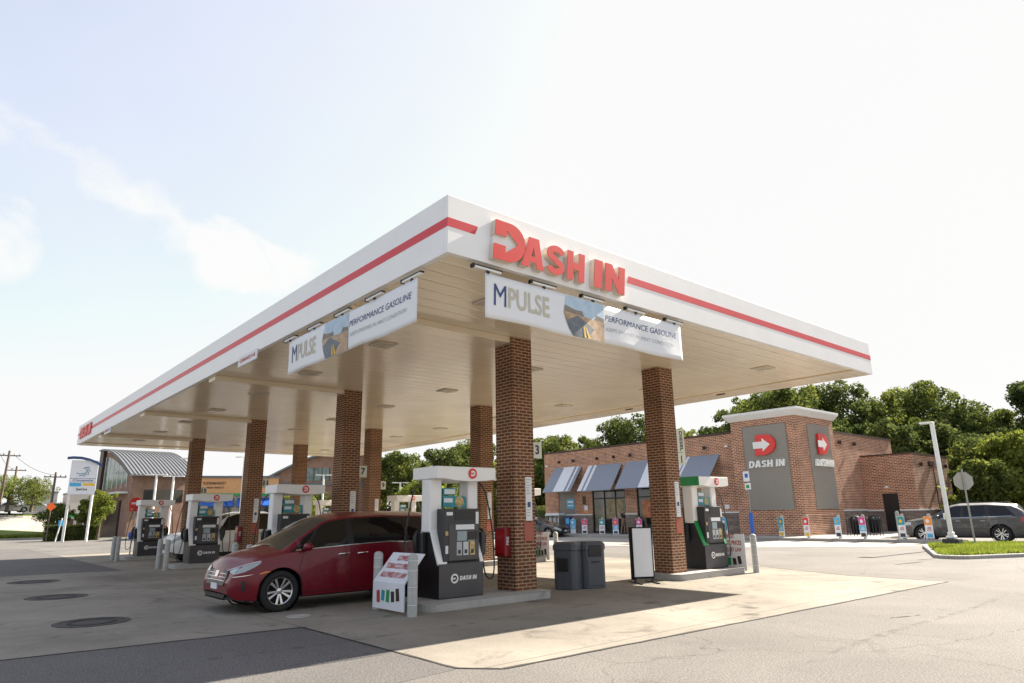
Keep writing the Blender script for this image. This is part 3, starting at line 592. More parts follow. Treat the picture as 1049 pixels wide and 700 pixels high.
# ------------------------------------------------------------------ pump islands, pumps
def pump(lab, loc, gend=False, group='fuel pumps on the islands'):
    t = thing('fuel_pump', lab, 'fuel pump', loc, 0, group)
    end = 'green' if gend else 'white'
    # lower cabinet: A-shaped ends
    prof = [(-.37, 0), (.37, 0), (.37, .56), (.14, 1.18), (-.14, 1.18), (-.37, .56)]
    b = MB(); b.prism(prof, -.50, .50, 'x'); b.build('cabinet', 'black', t, bevel=.01)
    for s in (-1, 1):
        b = MB(); b.box(-.505, s*.375, .02, .505, s*.3705, .60); p_ = b.build('front_panel', 'grey_ad', t)
        T_ = face_T((0, s*.3755, 0), (0, s, 0))
        b = MB(); b.lathe([(0, 0), (.085, 0), (.085, .004), (0, .004)], 24, T_ @ Matrix.Translation((-.16*1, .34, 0)), False); lg = b.build('logo', 'white_paint', p_)
        v, f = glyph_word([(G_D, -.45, 1)], .10, .004, .08); q = MB(); q.add([(p[0], p[1]-.05, p[2]+.006) for p in v], f, T_ @ Matrix.Translation((-.16, .34, 0))); q.build('emblem', 'ink', lg)
        v, f = word(.075, .004); q = MB(); q.add(v, f, T_ @ Matrix.Translation((.15, .34, .002))); q.build('lettering', 'white_paint', p_)
        # display housing
        b = MB(); b.box(-.42, s*.16, .64, .40, s*.385, 1.58); h_ = b.build('display_housing', 'dark', t, bevel=.012)
        b = MB(); b.box(-.30, s*.3865, .66, .38, s*.392, 1.30); b.build('faceplate', 'grey_ad', h_)
        def pl(nm, x0, z0, x1, z1, m_, d=.398):
            q = MB(); q.box(x0*(-s)*-1 if False else (x0 if s < 0 else -x1), s*(d-.006+.0005), z0, (x1 if s < 0 else -x0), s*d, z1); return q.build(nm, m_, h_)
        pl('price_display', -.16, 1.38, .30, 1.55, 'black', .392)
        pl('label_strip', -.15, 1.20, .28, 1.29, 'paper')
        pl('screen', -.12, 1.00, .10, 1.17, mat('lcd_screen', (.30, .38, .42), .15) if 'lcd_screen' not in bpy.data.materials else bpy.data.materials['lcd_screen'])
        pl('keypad', .14, 1.02, .28, 1.16, 'black')
        for i, (xx, mm_) in enumerate(((-.13, 'pale_ink'), (.02, 'silverpaint'), (.17, 'tan_print'))):
            o = pl('grade_button', xx, .74, xx+.12, .98, mm_)
            q = MB(); xa = xx+.03 if s < 0 else -(xx+.09); q.box(xa, s*.3985, .77, xa+.06, s*.4005, .84); q.build('push_pad', 'ink', o)
        pl('sticker', -.36, 1.46, -.22, 1.52, 'paper', .392); pl('sticker', .32, 1.30, .385, 1.52, 'paper', .392)
        pl('card_reader', .30, 1.02, .36, 1.17, 'black'); pl('sticker', -.38, 1.10, -.32, 1.18, 'tan_print', .392); pl('sticker', -.38, .78, -.32, .92, 'paper', .392); pl('receipt_slot', .14, .985, .28, 1.005, 'galv')
        # skirts flaring from the left and right posts
        for sx in (-1, 1):
            xa, xb = (-.56, -.36) if sx < 0 else (.41, .51)
            q = MB(); q.add([(xa, s*.15, 1.22), (xb, s*.15, 1.22), (xb+.03*(sx < 0), s*.385, .61), (xa+.02, s*.385, .61), (xa, s*.12, 1.20), (xb, s*.12, 1.20), (xb, s*.355, .58), (xa+.02, s*.355, .58)],
                            [(0, 1, 2, 3), (4, 7, 6, 5), (0, 3, 7, 4), (1, 5, 6, 2), (3, 2, 6, 7), (0, 4, 5, 1)]); q.build('skirt', 'green' if gend else 'white', t, bevel=.006)
        # topper posters
        q = MB(); q.box(-.25, s*.10, 1.61, .27, s*.115, 1.82); q.box(-.25, s*.10, 1.84, .05, s*.115, 1.97); o = q.build('poster', 'teal', t)
        q = MB(); q.lathe([(0, 0), (.10, 0), (.10, .004), (0, .004)], 18, face_T((.13*(1 if s < 0 else -1), s*.117, 1.715), (0, s, 0)), False); q.build('badge', 'tan_print', o)
        q = MB(); q.box(-.23 if s < 0 else .03, s*.1155, 1.70, -.03 if s < 0 else .23, s*.118, 1.78); q.build('caption', 'paper', o)
        q = MB(); q.box(-.22, s*.1155, 1.86, .03, s*.118, 1.95); q.build('caption', 'paper', o)
        # nozzle and hose on the side (+X when seen from -Y)
        sx = -s
        q = MB(); q.box(sx*.50, s*.06, .72, sx*.60, s*.34, 1.15); q.build('nozzle_boot', 'dark', t, bevel=.02)
        q = MB(); q.tube([(sx*.63, s*.20, .80), (sx*.66, s*.20, .95), (sx*.66, s*.2, 1.08), (sx*.62, s*.2, 1.18), (sx*.54, s*.2, 1.22)], [.03, .045, .045, .03, .018], 8); q.build('nozzle', 'black', t)
        hose = [(sx*.63, s*.2, .80), (sx*.64, s*.2, .60), (sx*.68, s*.22, .36), (sx*.76, s*.24, .27), (sx*.84, s*.26, .32), (sx*.87, s*.26, .6), (sx*.85, s*.24, 1.1), (sx*.80, s*.2, 1.55), (sx*.74, s*.15, 1.9), (sx*.62, s*.1, 2.1)]
        pts = []; H_ = [Vector(hose[0])]+[Vector(p) for p in hose]+[Vector(hose[-1])]
        for i in range(1, len(H_)-2):
            for u in (0, .2, .4, .6, .8):
                p0, p1, p2, p3 = H_[i-1:i+3]; pts.append(tuple(.5*((2*p1)+(p2-p0)*u+(2*p0-5*p1+4*p2-p3)*u*u+(3*p1-p0-3*p2+p3)*u**3)))
        pts.append(hose[-1])
        q = MB(); q.tube(pts, .014, 8); q.build('hose', 'black', t)
    # posts
    for xa, xb in ((-.57, -.30), (.31, .56)):
        q = MB(); q.box(xa, -.15, 1.16, xb, .15, 2.14); q.build('post', 'white', t, bevel=.03)
    # valance with a slightly arched underside
    pr = [(-.60, 2.36), (-.60, 2.13)]+[(-.5+.125*i, 2.13-.045*math.sin(math.pi*(i)/8)+.0) for i in range(9)][0:0]+[(-.42, 2.13), (-.2, 2.10), (.2, 2.085), (.55, 2.10), (.80, 2.13), (.80, 2.36)]
    q = MB(); q.prism(pr, -.42, .42, 'y'); vl = q.build('valance', 'white', t, bevel=.015)
    if gend:
        q = MB(); q.box(-.604, -.424, 2.125, -.601, .424, 2.364); q.build('end_panel', 'green', vl)
    for s in (-1, 1):
        round_logo(vl, face_T((.22 if s < 0 else 0, s*.421, 2.235), (0, s, 0)), .10)
    return t
isl_lab = {(0, 0): 'concrete pump island under the nearest pump and column', (1, 0): 'concrete island under the green diesel pump'}
pump_lab = {(0, 0): 'nearest fuel pump, white top and charcoal base, right of the red minivan',
 (0, 1): 'fuel pump partly hidden behind the red minivan windscreen', (0, 2): 'fuel pump left of the minivan bonnet beside the white pickup',
 (0, 3): 'farthest left fuel pump, in front of the arched roof building', (1, 0): 'green and white diesel pump right of the DIESEL column',
 (1, 1): 'fuel pump hidden behind the nearest column, on the right row', (1, 2): 'pale fuel pump seen above the minivan roof, left of the nearest pump',
 (1, 3): 'small distant fuel pump on the right row far end'}
for k in range(4):
    for j in range(2):
        y0 = 2.72+k*DY
        x0, x1 = ((1.55, 4.50), (8.75, 11.62))[j]
        b = MB(); pts = arc(x0+.25, y0+.25, .25, .25, 180, 270, 5)+arc(x1-.12, y0+.12, .12, .12, 270, 360, 4)+arc(x1-.12, y0+1.28-.12, .12, .12, 0, 90, 4)+arc(x0+.25, y0+1.28-.25, .25, .25, 90, 180, 5)
        b.prism([(p[0]-(x0+x1)/2, p[1]-y0-.64) for p in pts], 0, .15, 'z'); o = b.build('pump_island', 'island', bevel=.012, loc=((x0+x1)/2, y0+.64, 0))
        side = ('left', 'right')[j]; nth = ('first', 'second', 'third', 'fourth')[k]
        tag(o, isl_lab.get((j, k), '%s raised concrete pump island back in the %s row of islands' % (nth, side)), 'pump island', 'raised pump islands')
        b = MB(); b.box(-(x1-x0)/2+.1, -.652, .1515, (x1-x0)/2-.05, -.62, .154); b.build('edge_strip', 'pale_ink', o)
        px_ = (2.55, 10.88)[j]
        pump(pump_lab[(j, k)], (px_, COLY+CS/2+.13+k*DY, .15), gend=(j == 1 and k == 0))

# bollards
bol_lab = {}
def bollard(x, y, lab, grp, m_='boll', h=.98, r=.083, rings=True):
    b = MB(); b.lathe([(r, 0), (r, h-.04), (r*.85, h-.01), (r*.4, h+.012), (0, h+.015)], 20); o = b.build('bollard', m_, loc=(x, y, 0)); tag(o, lab, 'bollard', grp)
    if rings:
        for z in (.18, .46, .72, .88): b = MB(); b.lathe([(r+.0015, z), (r+.004, z+.004), (r+.0015, z+.008)], 20); b.build('band', 'paper', o)
    return o
nth = ('nearest', 'second', 'third', 'farthest')
for k in range(4):
    where = ('beside the nearest white poster panel', 'hidden by the minivan', 'at the third island', 'at the farthest left island')[k]
    bollard(1.21, 2.66+k*DY, 'grey round bollard, right one of the pair '+where, 'grey bollards at the island ends')
    bollard(1.29, 3.96+k*DY, 'grey round bollard, left one of the pair '+where, 'grey bollards at the island ends')
for k in range(2):
    bollard(11.92, 2.62+k*DY, ('weathered grey bollard at the right end of the diesel island', 'weathered grey bollard left of the dark litter bins, beyond them')[k], 'grey bollards at the island ends')
    bollard(11.92, 3.86+k*DY, ('grey bollard behind the poster panel at the diesel island', 'grey bollard behind the poster panel left of the litter bins')[k], 'grey bollards at the island ends')
# poster panels between bollards
def poster_panel(x, ya, yb, lab, bent, grp='white poster panels between bollards'):
    yc = (ya+yb)/2; w = abs(yb-ya)
    t = thing('advert_board', lab, 'sign', (x, yc, 0), 0, grp); h = w/2
    if bent:
        prof = [(0, .06), (0, .50), (.40, .97), (.415, .96), (.02, .49), (.02, .06)]
        TS = Matrix(((0, 0, 0, 0),)*4)
        b = MB(); b.prism([(p[0], p[1]) for p in prof], -h, h, 'y'); b.build('panel', 'paper', t)
        ang = math.atan2(.47, .40)
        Tl = face_T((-.002, 0, .28), (-1, 0, 0)); nrm = (-math.sin(ang), 0, math.cos(ang)); Tu = face_T((.20-.003, 0, .735+.002), nrm)
    else:
        b = MB(); b.box(0, -h, .05, .02, h, .99); b.build('panel', 'paper', t)
        Tl = face_T((-.002, 0, .28), (-1, 0, 0)); Tu = face_T((-.002, 0, .74), (-1, 0, 0))
    q = MB()
    for s_, yy, wd in (('LOWEST', .19, .42), ('TOBACCO PRICES', .02, w*.82), ('ALLOWED BY LAW', -.16, w*.80)):
        v, f = text_mesh(s_, .15, .003, .022, width=wd); q.add(v, f, Tu @ Matrix.Translation((0, yy, 0)))
    q.build('lettering', 'red_ink', t)
    for i, m_ in enumerate(('red_ink', 'teal', 'green', 'bronze', 'bronze')):
        q = MB(); x0 = (i-2)*w*.155; q.box(x0-.05*w, -.10, 0, x0+.05*w, .10-.03*(i % 2), .004, Tl @ Matrix.Rotation(R((4, -6, -4, 5, 7)[i]), 4, 'Z')); q.build('pack_picture', m_, t)
    return t
poster_panel(1.13, 2.80, 3.84, 'folded white poster panel between the two bollards in front of the nearest pump', True)
poster_panel(11.74, 2.78, 3.78, 'flat white poster panel at the right end of the diesel island', False)
poster_panel(11.74, 2.78+DY, 3.78+DY, 'flat white poster panel seen between nearest column and litter bins', False)

# ------------------------------------------------------------------ banners
def banner(lab, T, flip=False):
    """hung below the fascia: local x to the reader's right, z up, facing -Y"""
    t = thing('banner', lab, 'banner', (0, 0, 0), 0, 'long white banners under the canopy edge'); t.matrix_world = T
    Wb, Hb = 4.86, .70; nx, nz = 80, 8; V = []; F = []
    def wob(x, z): return .018*math.sin(x*2.1+1)*(1-z/Hb*.6)+.008*math.sin(x*5.3+z*3)*(1-z/Hb)
    def low(x): return -.045*math.sin(math.pi*min(1, max(0, (x-.2)/4.4)))*0+.015*math.sin(x*2.6)
    def P(x, z): return (x, wob(x, z), z+low(x)*(1-z/Hb))
    for i in range(nx+1):
        for j in range(nz+1): V.append(P(Wb*i/nx, Hb*j/nz))
    for i in range(nx):
        for j in range(nz): a = i*(nz+1)+j; F.append((a, a+nz+1, a+nz+2, a+1))
    b = MB(); b.add(V, F, smooth=True); o = b.build('cloth', 'banner', t)
    so_ = o.modifiers.new('thick', 'SOLIDIFY'); so_.thickness = .003
    def put(nm, v, f, m_, off=.006):
        q = MB(); q.add([(p[0], P(p[0], max(0, min(Hb, p[1])))[1]-off, P(p[0], max(0, min(Hb, p[1])))[2]) for p in v], [f_ for f_ in f]); return q.build(nm, m_, t)
    def txt(nm, s_, x, z, size, m_, wd=None, shear=.2, bold=.01, space=1.):
        v, f = text_mesh(s_, size, .0, bold, shear, 'LEFT', space)
        x0 = min(p[0] for p in v); w = max(p[0] for p in v)-x0; k = (wd/w) if wd else 1
        return put(nm, [((p[0]-x0)*k+x, p[1]+z, 0) for p in v], f, m_)
    txt('initial', 'M', .17, .37, .50, 'navy', .24, .0, .0); txt('wordmark', 'PULSE', .45, .37, .46, 'beige_ink', .86, 0., .02)
    txt('slogan', 'PERFORMANCE GASOLINE', 2.66, .46, .15, 'navy', 2.05, .15, .0); txt('subtitle', 'KEEPS ENGINES IN MINT CONDITION', 2.68, .26, .095, 'pale_ink', 1.9, .15, .0)
    # round road picture: sky, hills, road, lane marks clipped to an arc
    cx, cz, r = 2.55, .62, .95
    def clip(x): return math.sqrt(max(0, r*r-(x-cx)**2))
    def region(nm, zlo, zhi, m_, off):
        V = []; F = []; n = 40; xa, xb = 1.63, 2.62
        for i in range(n+1):
            x = xa+(xb-xa)*i/n; bot = max(.012, cz-clip(x)); top = .69 if x > 1.70 else max(bot, .69-(1.70-x)*4)
            lo = min(max(zlo(x), bot), top); hi = min(max(zhi(x), lo), top)
            V += [(x, lo, 0), (x, hi, 0)]
            if i: F.append((2*i-2, 2*i, 2*i+1, 2*i-1))
        return put(nm, V, F, m_, off)
    region('sky_picture', lambda x: 0, lambda x: .69, 'pic_sky', .006)
    region('hill_picture', lambda x: 0, lambda x: .50-.05*(x-1.7)+.02*math.sin(x*9), 'pic_hill', .008)
    region('land_picture', lambda x: 0, lambda x: .40-.04*(x-1.7), 'pic_sand', .010)
    region('road_picture', lambda x: max(0, (x-2.12)*.8), lambda x: .38-.45*abs(x-1.95), 'pic_road', .012)
    put('lane_mark', [(2.08, .02, 0), (2.13, .02, 0), (2.09, .22, 0), (2.075, .22, 0)], [(0, 1, 2, 3)], 'yellow', .016)
    put('lane_mark', [(2.18, .02, 0), (2.23, .02, 0), (2.13, .22, 0), (2.115, .22, 0)], [(0, 1, 2, 3)], 'yellow', .016)
    for i in range(5):
        x = -.22+i*1.16
        q = MB(); q.box(x, -.02, .735, x+.52, .04, .765); c_ = q.build('clamp_rail', 'white_paint', t)
        q = MB(); q.box(x-.02, -.026, .765, x+.54, .05, .785); q.box(x-.03, -.03, .73, x, .05, .79); q.build('bracket', 'black', c_)
        xx = min(max(x+.26, .02), Wb-.02); q = MB(); q.tube([(xx, .0, .74), (xx+.02, .0, .69)], .008, 6); q.box(xx-.02, -.02, .70, xx+.03, .02, .725); q.build('tie', 'black', t)
    return t
M['banner'] = mat('banner_vinyl', (.76, .78, .81), .5, var=.02)
M['pic_sky'] = mat('picture_sky', (.42, .55, .68), .5, var=.15, vscale=6); M['pic_hill'] = mat('picture_hills', (.20, .17, .14), .5, var=.4, vscale=9)
M['pic_sand'] = mat('picture_sand', (.42, .29, .18), .5, var=.4, vscale=9); M['pic_road'] = mat('picture_road', (.13, .15, .18), .5, var=.3, vscale=12)
banner('long white petrol banner under the right canopy face, below the big red letters', Matrix.Translation((.70, .0, 4.44)))
banner('long white petrol banner under the left canopy face, above the red minivan', Matrix.Translation((.0, 5.63, 4.42)) @ Matrix.Rotation(R(-90), 4, 'Z'))
for i, (y0, y1, z0) in enumerate(((7.37, 8.57, 5.10), (23.3, 24.5, 5.08))):
    b = MB(); b.box(-.035, y0, z0, -.012, y1, z0+.24); o = b.build('clearance_sign', 'paper'); tag(o, ('small white clearance sign on the left canopy edge, left of the banner', 'small white clearance sign on the canopy edge near its far left end')[i], 'sign', 'small signs along the canopy edge')
    v, f = text_mesh('CLEARANCE 14-0', .12, .003, .02, width=1.0); q = MB(); q.add(v, f, face_T((-.0375, (y0+y1)/2, z0+.12), (-1, 0, 0))); q.build('lettering', 'red_ink', o)

# ------------------------------------------------------------------ bins and message board
def litter_bin(lab, loc, rz, front_open):
    t = thing('litter_bin', lab, 'litter bin', loc, rz, 'slate litter bins')
    def octo(w, c_): return [(-w, -w+c_), (-w+c_, -w), (w-c_, -w), (w, -w+c_), (w, w-c_), (w-c_, w), (-w+c_, w), (-w, w-c_)]
    b = MB(); b.prism(octo(.27, .07), 0, .82, 'z'); b.build('tub', 'bin', t, bevel=.02)
    b = MB(); b.prism(octo(.285, .07), .821, .93, 'z'); b.add([(x, y, .93) for x, y in octo(.285, .07)]+[(x*.8, y*.8, 1.0) for x, y in octo(.285, .07)], [tuple(range(8, 16))]+[(i, (i+1) % 8, 8+(i+1) % 8, 8+i) for i in range(8)]); b.build('lid', 'bin', t, bevel=.01)
    if front_open:
        b = MB(); b.box(-.16, -.293, .68, .16, -.24, .92); b.build('opening', 'black', t, bevel=.01)
        b = MB(); b.box(-.19, -.285, .06, .19, -.24, .62); d = b.build('door', 'bin', t, bevel=.015)
        b = MB(); b.box(-.1, -.297, .55, .1, -.286, .58); b.build('handle', 'black', d)
    else:
        b = MB(); b.box(-.16, -.285, .38, .12, -.24, .66); b.build('pocket', 'black', t, bevel=.01)
        for x in (-.18, -.02, .14): b = MB(); b.box(x, -.277, .05, x+.012, -.25, .30); b.build('rib', 'bin', t)
    return t
litter_bin('slate grey litter bin with square mouth and door, right one of the two bins', (6.38, 3.45, 0), R(-22), True)
litter_bin('slate grey litter bin with side pocket, left one of the two bins', (5.88, 3.62, 0), R(-72), False)
t = thing('message_board', 'blank white message board in a black frame standing beside the diesel island', 'sign', (7.93, 3.2, 0), R(-30))
b = MB(); b.box(-.24, -.02, .14, .24, .02, 1.24); b.build('board', 'paper', t)
b = MB(); b.box(-.28, -.05, .08, -.24, .09, 1.27); b.box(.24, -.03, .12, .262, .03, 1.26); b.box(-.24, -.03, 1.24, .24, .03, 1.265); b.box(-.24, -.03, .10, .24, .03, .14); b.build('frame', 'matt_black', t)
for s in (-1, 1):
    b = MB(); b.box(s*.21-.02, -.03, .02, s*.21+.02, .03, .10); b.box(s*.21-.02, -.42, 0.006, s*.21+.02, .42, .03); b.build('leg', 'black', t)

# ------------------------------------------------------------------ cars
def wheel(parent, x, y, r, side, width=.22, name='wheel'):
    """side -1: outer face towards -y"""
    w = bpy.data.objects.new(name, None); COL.objects.link(w); w.parent = parent; w.location = (x, y, r); w.rotation_euler = (R(90) if side < 0 else R(-90), .3, 0)
    ri = r*.72
    b = MB(); b.lathe([(ri, -width/2), (r*.93, -width/2+.005), (r*.99, -width*.32), (r, -width*.2), (r, width*.2), (r*.99, width*.32), (r*.93, width/2-.005), (ri, width/2), (ri, -width/2)], 40); b.build('tyre', 'rubber', w)
    b = MB(); b.lathe([(ri*.99, -width*.4), (ri*.99, width*.46), (ri*.93, width*.48), (ri*.90, width*.40), (ri*.88, -width*.1), (0, -width*.1)], 36); b.build('barrel', 'dark', w)
    b = MB()
    for k in range(5):
        for dlt in (-13, 13):
            T_ = Matrix.Rotation(R(72*k+dlt), 4, 'Z')
            a0, a1 = ri*.05, ri*.062
            b.add([(ri*.12, -a0, width*.30), (ri*.95, -a1*1.6, width*.40), (ri*.95, a1*1.2, width*.40), (ri*.12, a0, width*.30), (ri*.12, -a0, width*.12), (ri*.95, -a1*1.6, width*.2), (ri*.95, a1*1.2, width*.2), (ri*.12, a0, width*.12)],
                  [(0, 1, 2, 3), (4, 7, 6, 5), (0, 4, 5, 1), (1, 5, 6, 2), (2, 6, 7, 3), (3, 7, 4, 0)], T_)
    b.lathe([(ri*.86, width*.36), (ri*.9, width*.43), (ri*.97, width*.45), (ri*.99, width*.40)], 36)
    b.lathe([(ri*.22, width*.1), (ri*.22, width*.30), (ri*.16, width*.34), (0, width*.34)], 20)
    b.build('rim', 'rim', w); return w
def interp(x, pts):
    return float(np.interp(x, [p[0] for p in pts], [p[1] for p in pts]))
def smoothp(pts, n=7):
    """densify a polyline profile and smooth it with a gaussian (n in units of 1 cm)"""
    xs = np.arange(pts[0][0], pts[-1][0]+.005, .01); ys = np.interp(xs, [p[0] for p in pts], [p[1] for p in pts])
    k = np.exp(-.5*(np.arange(-3*n, 3*n+1)/n)**2); k /= k.sum()
    ext = np.concatenate([2*ys[0]-ys[1:3*n+1][::-1], ys, 2*ys[-1]-ys[-3*n-1:-1][::-1]])
    return list(zip(xs, np.convolve(ext, k, 'valid')))
def inpoly(x, z, poly): return inside(x, z, poly)
def car(name, lab, cat, loc, rz, spec, group=None, step=.025):
    """x runs from the nose (0) to the tail (L); spec holds profiles"""
    L, HW = spec['L'], spec['HW']; t = thing(name, lab, cat, loc, rz, group)
    zt = smoothp(spec['top'], 4); zr = smoothp(spec['rail'], 5); zb = smoothp(spec['belt'], 6); yr = smoothp(spec['yrail'], 14); lo = spec['low']
    wr_, (xf, xr_) = spec['r'], spec['wx']; ar = wr_+.055
    def hw(x):
        a = 1.0
        if x < .75: a = .64+.36*math.sqrt(max(0, 1-(1-x/.75)**2))
        if x > L-.45: a = min(a, .86+.14*math.sqrt(max(0, 1-((x-L+.45)/.45)**2)))
        return HW*a
    def zlow(x):
        z = interp(x, lo)
        for c_ in (xf, xr_):
            d = abs(x-c_)
            if d < ar: z = max(z, wr_+math.sqrt(ar*ar-d*d)*1.0)
        return z
    def side_y(x, z):
        w = hw(x); zl = interp(x, lo); B = interp(x, zb); u = (z-zl)/max(B-zl, .05)
        y = w*(1-.075*max(0, (.50-u))**2*1.6-.05*max(0, u-.45)**2*2.4)
        fl = 0
        for c_ in (xf, xr_):
            d = math.hypot(x-c_, z-wr_)
            if d < ar+.20: q_ = 1-max(0, d-ar)/.20; fl = max(fl, .018*q_*q_*(3-2*q_))
        return y+fl
    xs = [0, .004, .012, .025, .045, .07]; 
    while xs[-1] < L-.09: xs.append(xs[-1]+step)
    xs += [L-.07, L-.045, L-.025, L-.01, L]
    xs = sorted(set(round(x, 4) for x in xs if x <= L))
    rows = []
    NS, NG, NR = 26, 14, 16
    for x in xs:
        zl = zlow(x); B = max(interp(x, zb), zl+.03); rz_ = max(interp(x, zr), B+.005); T_ = max(interp(x, zt), rz_+.002); w = hw(x)
        ring = [(max(side_y(x, zl)-.22, .05), zl+.01)]
        for i in range(NS+1):
            z = zl+(B-zl)*i/NS; ring.append((side_y(x, z), z))
        yb = ring[-1][0]; y2 = min(interp(x, yr)*(hw(x)/HW), yb-.01)
        for i in range(1, NG+1):
            u = i/NG; ring.append((yb+(y2-yb)*u+.02*math.sin(math.pi*u)*(1 if rz_-B > .2 else 0), B+(rz_-B)*u))
        for i in range(1, NR+1):
            u = i/NR; ring.append((y2*(1-u), rz_+(T_-rz_)*math.sin(u*math.pi/2)))
        rows.append(ring)
    n = len(rows[0]); parts = {}
    def emit(key, quad):
        parts.setdefault(key, MB()).add(quad, [(0, 1, 2, 3)], None, True)
    for i in range(len(xs)-1):
        for j in range(n-1):
            q = [(xs[i], rows[i][j]), (xs[i+1], rows[i+1][j]), (xs[i+1], rows[i+1][j+1]), (xs[i], rows[i][j+1])]
            xm = (xs[i]+xs[i+1])/2; ym = sum(p[1][0] for p in q)/4; zm = sum(p[1][1] for p in q)/4
            reg = 'side' if j <= NS else ('glass' if j <= NS+NG else 'roof')
            key = spec['paint'](xm, ym, zm, reg) or 'body'
            if j == 0: key = 'sill'
            for s in (-1, 1):
                off = 0
                quad = [(p[0], s*p[1][0], p[1][1]) for p in q]
                if s < 0: quad = quad[::-1]
                k2 = key if key in ('body', 'windscreen', 'rear_window', 'sunroof') else key+('|L' if s < 0 else '|R')
                emit(k2, quad)
    for i, sgn in ((0, 1), (len(xs)-1, -1)):
        ring = rows[i]; pts = [(xs[i], -p[0], p[1]) for p in ring]+[(xs[i], p[0], p[1]) for p in ring[::-1][1:]]
        parts['body'].add(pts, [tuple(range(len(pts)))])
    b = MB(); zf = .20; b.box(.25, -HW+.20, zf, L-.2, HW-.20, .60)
    for c_ in (xf, xr_): pass
    b.build('underbody', 'black', t)
    for k, mb in parts.items():
        nm = k.split('|')[0]; base = nm.rstrip('0123456789'); m_ = spec['mats'].get(base, 'black')
        # weld for smooth normals
        mb.keep = True; me_o = mb.build(base, m_, t)
        bm = bmesh.new(); bm.from_mesh(me_o.data); bmesh.ops.remove_doubles(bm, verts=bm.verts, dist=.0004); bmesh.ops.recalc_face_normals(bm, faces=bm.faces); bm.to_mesh(me_o.data); bm.free()
    # wheels and wells
    for c_ in (xf, xr_):
        for s in (-1, 1):
            wheel(t, c_, s*(HW-.125), wr_, s)
            b = MB(); b.lathe([(ar-.005, -.14), (ar-.005, .12)], 32, Matrix.Translation((c_, s*(HW-.19), wr_)) @ Matrix.Rotation(R(90), 4, 'X')); 
            b.build('wheel_well', 'black', t)
    def ribbon(nm, pts, w, m_, both=True, off=.004, par=None):
        for s in ((-1, 1) if both else (-1,)):
            q = MB(); D = []
            P_ = []
            for a, c_ in zip(pts, pts[1:]):
                k = max(1, int(math.dist(a, c_)/.05))
                P_ += [(a[0]+(c_[0]-a[0])*i/k, a[1]+(c_[1]-a[1])*i/k) for i in range(k)]
            P_.append(pts[-1])
            for i, p in enumerate(P_):
                a = P_[max(0, i-1)]; c_ = P_[min(len(P_)-1, i+1)]; dx, dz = c_[0]-a[0], c_[1]-a[1]; l = math.hypot(dx, dz) or 1; nx, nz = -dz/l*w/2, dx/l*w/2
                for sg_ in (1, -1):
                    xx, zz = p[0]+nx*sg_, p[1]+nz*sg_; D.append((xx, s*(surf_y(xx, zz)+off), zz))
            q.add(D, [(2*i, 2*i+1, 2*i+3, 2*i+2) for i in range(len(P_)-1)], smooth=True); q.build(nm, m_, par or t)
    def surf_y(x, z):
        B = interp(x, zb)
        if z <= B: return side_y(x, z)
        rz_ = max(interp(x, zr), B+.005); yb = side_y(x, B); y2 = min(interp(x, yr)*(hw(x)/HW), yb-.01); u = min(1, (z-B)/(rz_-B)); return yb+(y2-yb)*u+.02*math.sin(math.pi*u)*(1 if rz_-B > .2 else 0)
    def grid_patch(nm, m_, fn, nu, nv, off, par=None):
        out_ = []
        for s in (-1, 1):
            q = MB(); P_ = []
            for i in range(nu+1):
                for j in range(nv+1): xx, zz = fn(i/nu, j/nv); P_.append((xx, s*(surf_y(xx, zz)+off), zz))
            q.add(P_, [(i*(nv+1)+j, (i+1)*(nv+1)+j, (i+1)*(nv+1)+j+1, i*(nv+1)+j+1) for i in range(nu) for j in range(nv)], None, True); out_.append(q.build(nm, m_, par or t))
        return out_
    def winfn(w, pad0=.02, pad1=.035):
        a0, a1, b0, b1 = w
        def fn(u, v):
            x = (a0+(b0-a0)*v)*(1-u)+(a1+(b1-a1)*v)*u; lo_ = interp(x, zb)+pad0; hi_ = max(lo_+.004, interp(x, zr)-pad1); return x, lo_+(hi_-lo_)*v
        return fn
    W_ = spec['windows']; back = (W_[0][0]-.02, W_[-1][1]+.015, W_[0][2]-.02, W_[-1][3]+.015)
    grid_patch('window_surround', 'black', winfn(back, .008, .022), 60, 10, .0015)
    for w_ in W_: grid_patch('window', 'glass', winfn(w_), 30, 10, .004)
    for nm, m_, lo_pts, hi_pts in spec.get('patches', ()):
        xa, xb = max(lo_pts[0][0], hi_pts[0][0]), min(lo_pts[-1][0], hi_pts[-1][0])
        grid_patch(nm, m_, lambda u, v: (xa+(xb-xa)*u, interp(xa+(xb-xa)*u, lo_pts)*(1-v)+interp(xa+(xb-xa)*u, hi_pts)*v), 40, 5, .005)
    spec['extra'](t, ribbon, surf_y)
    return t

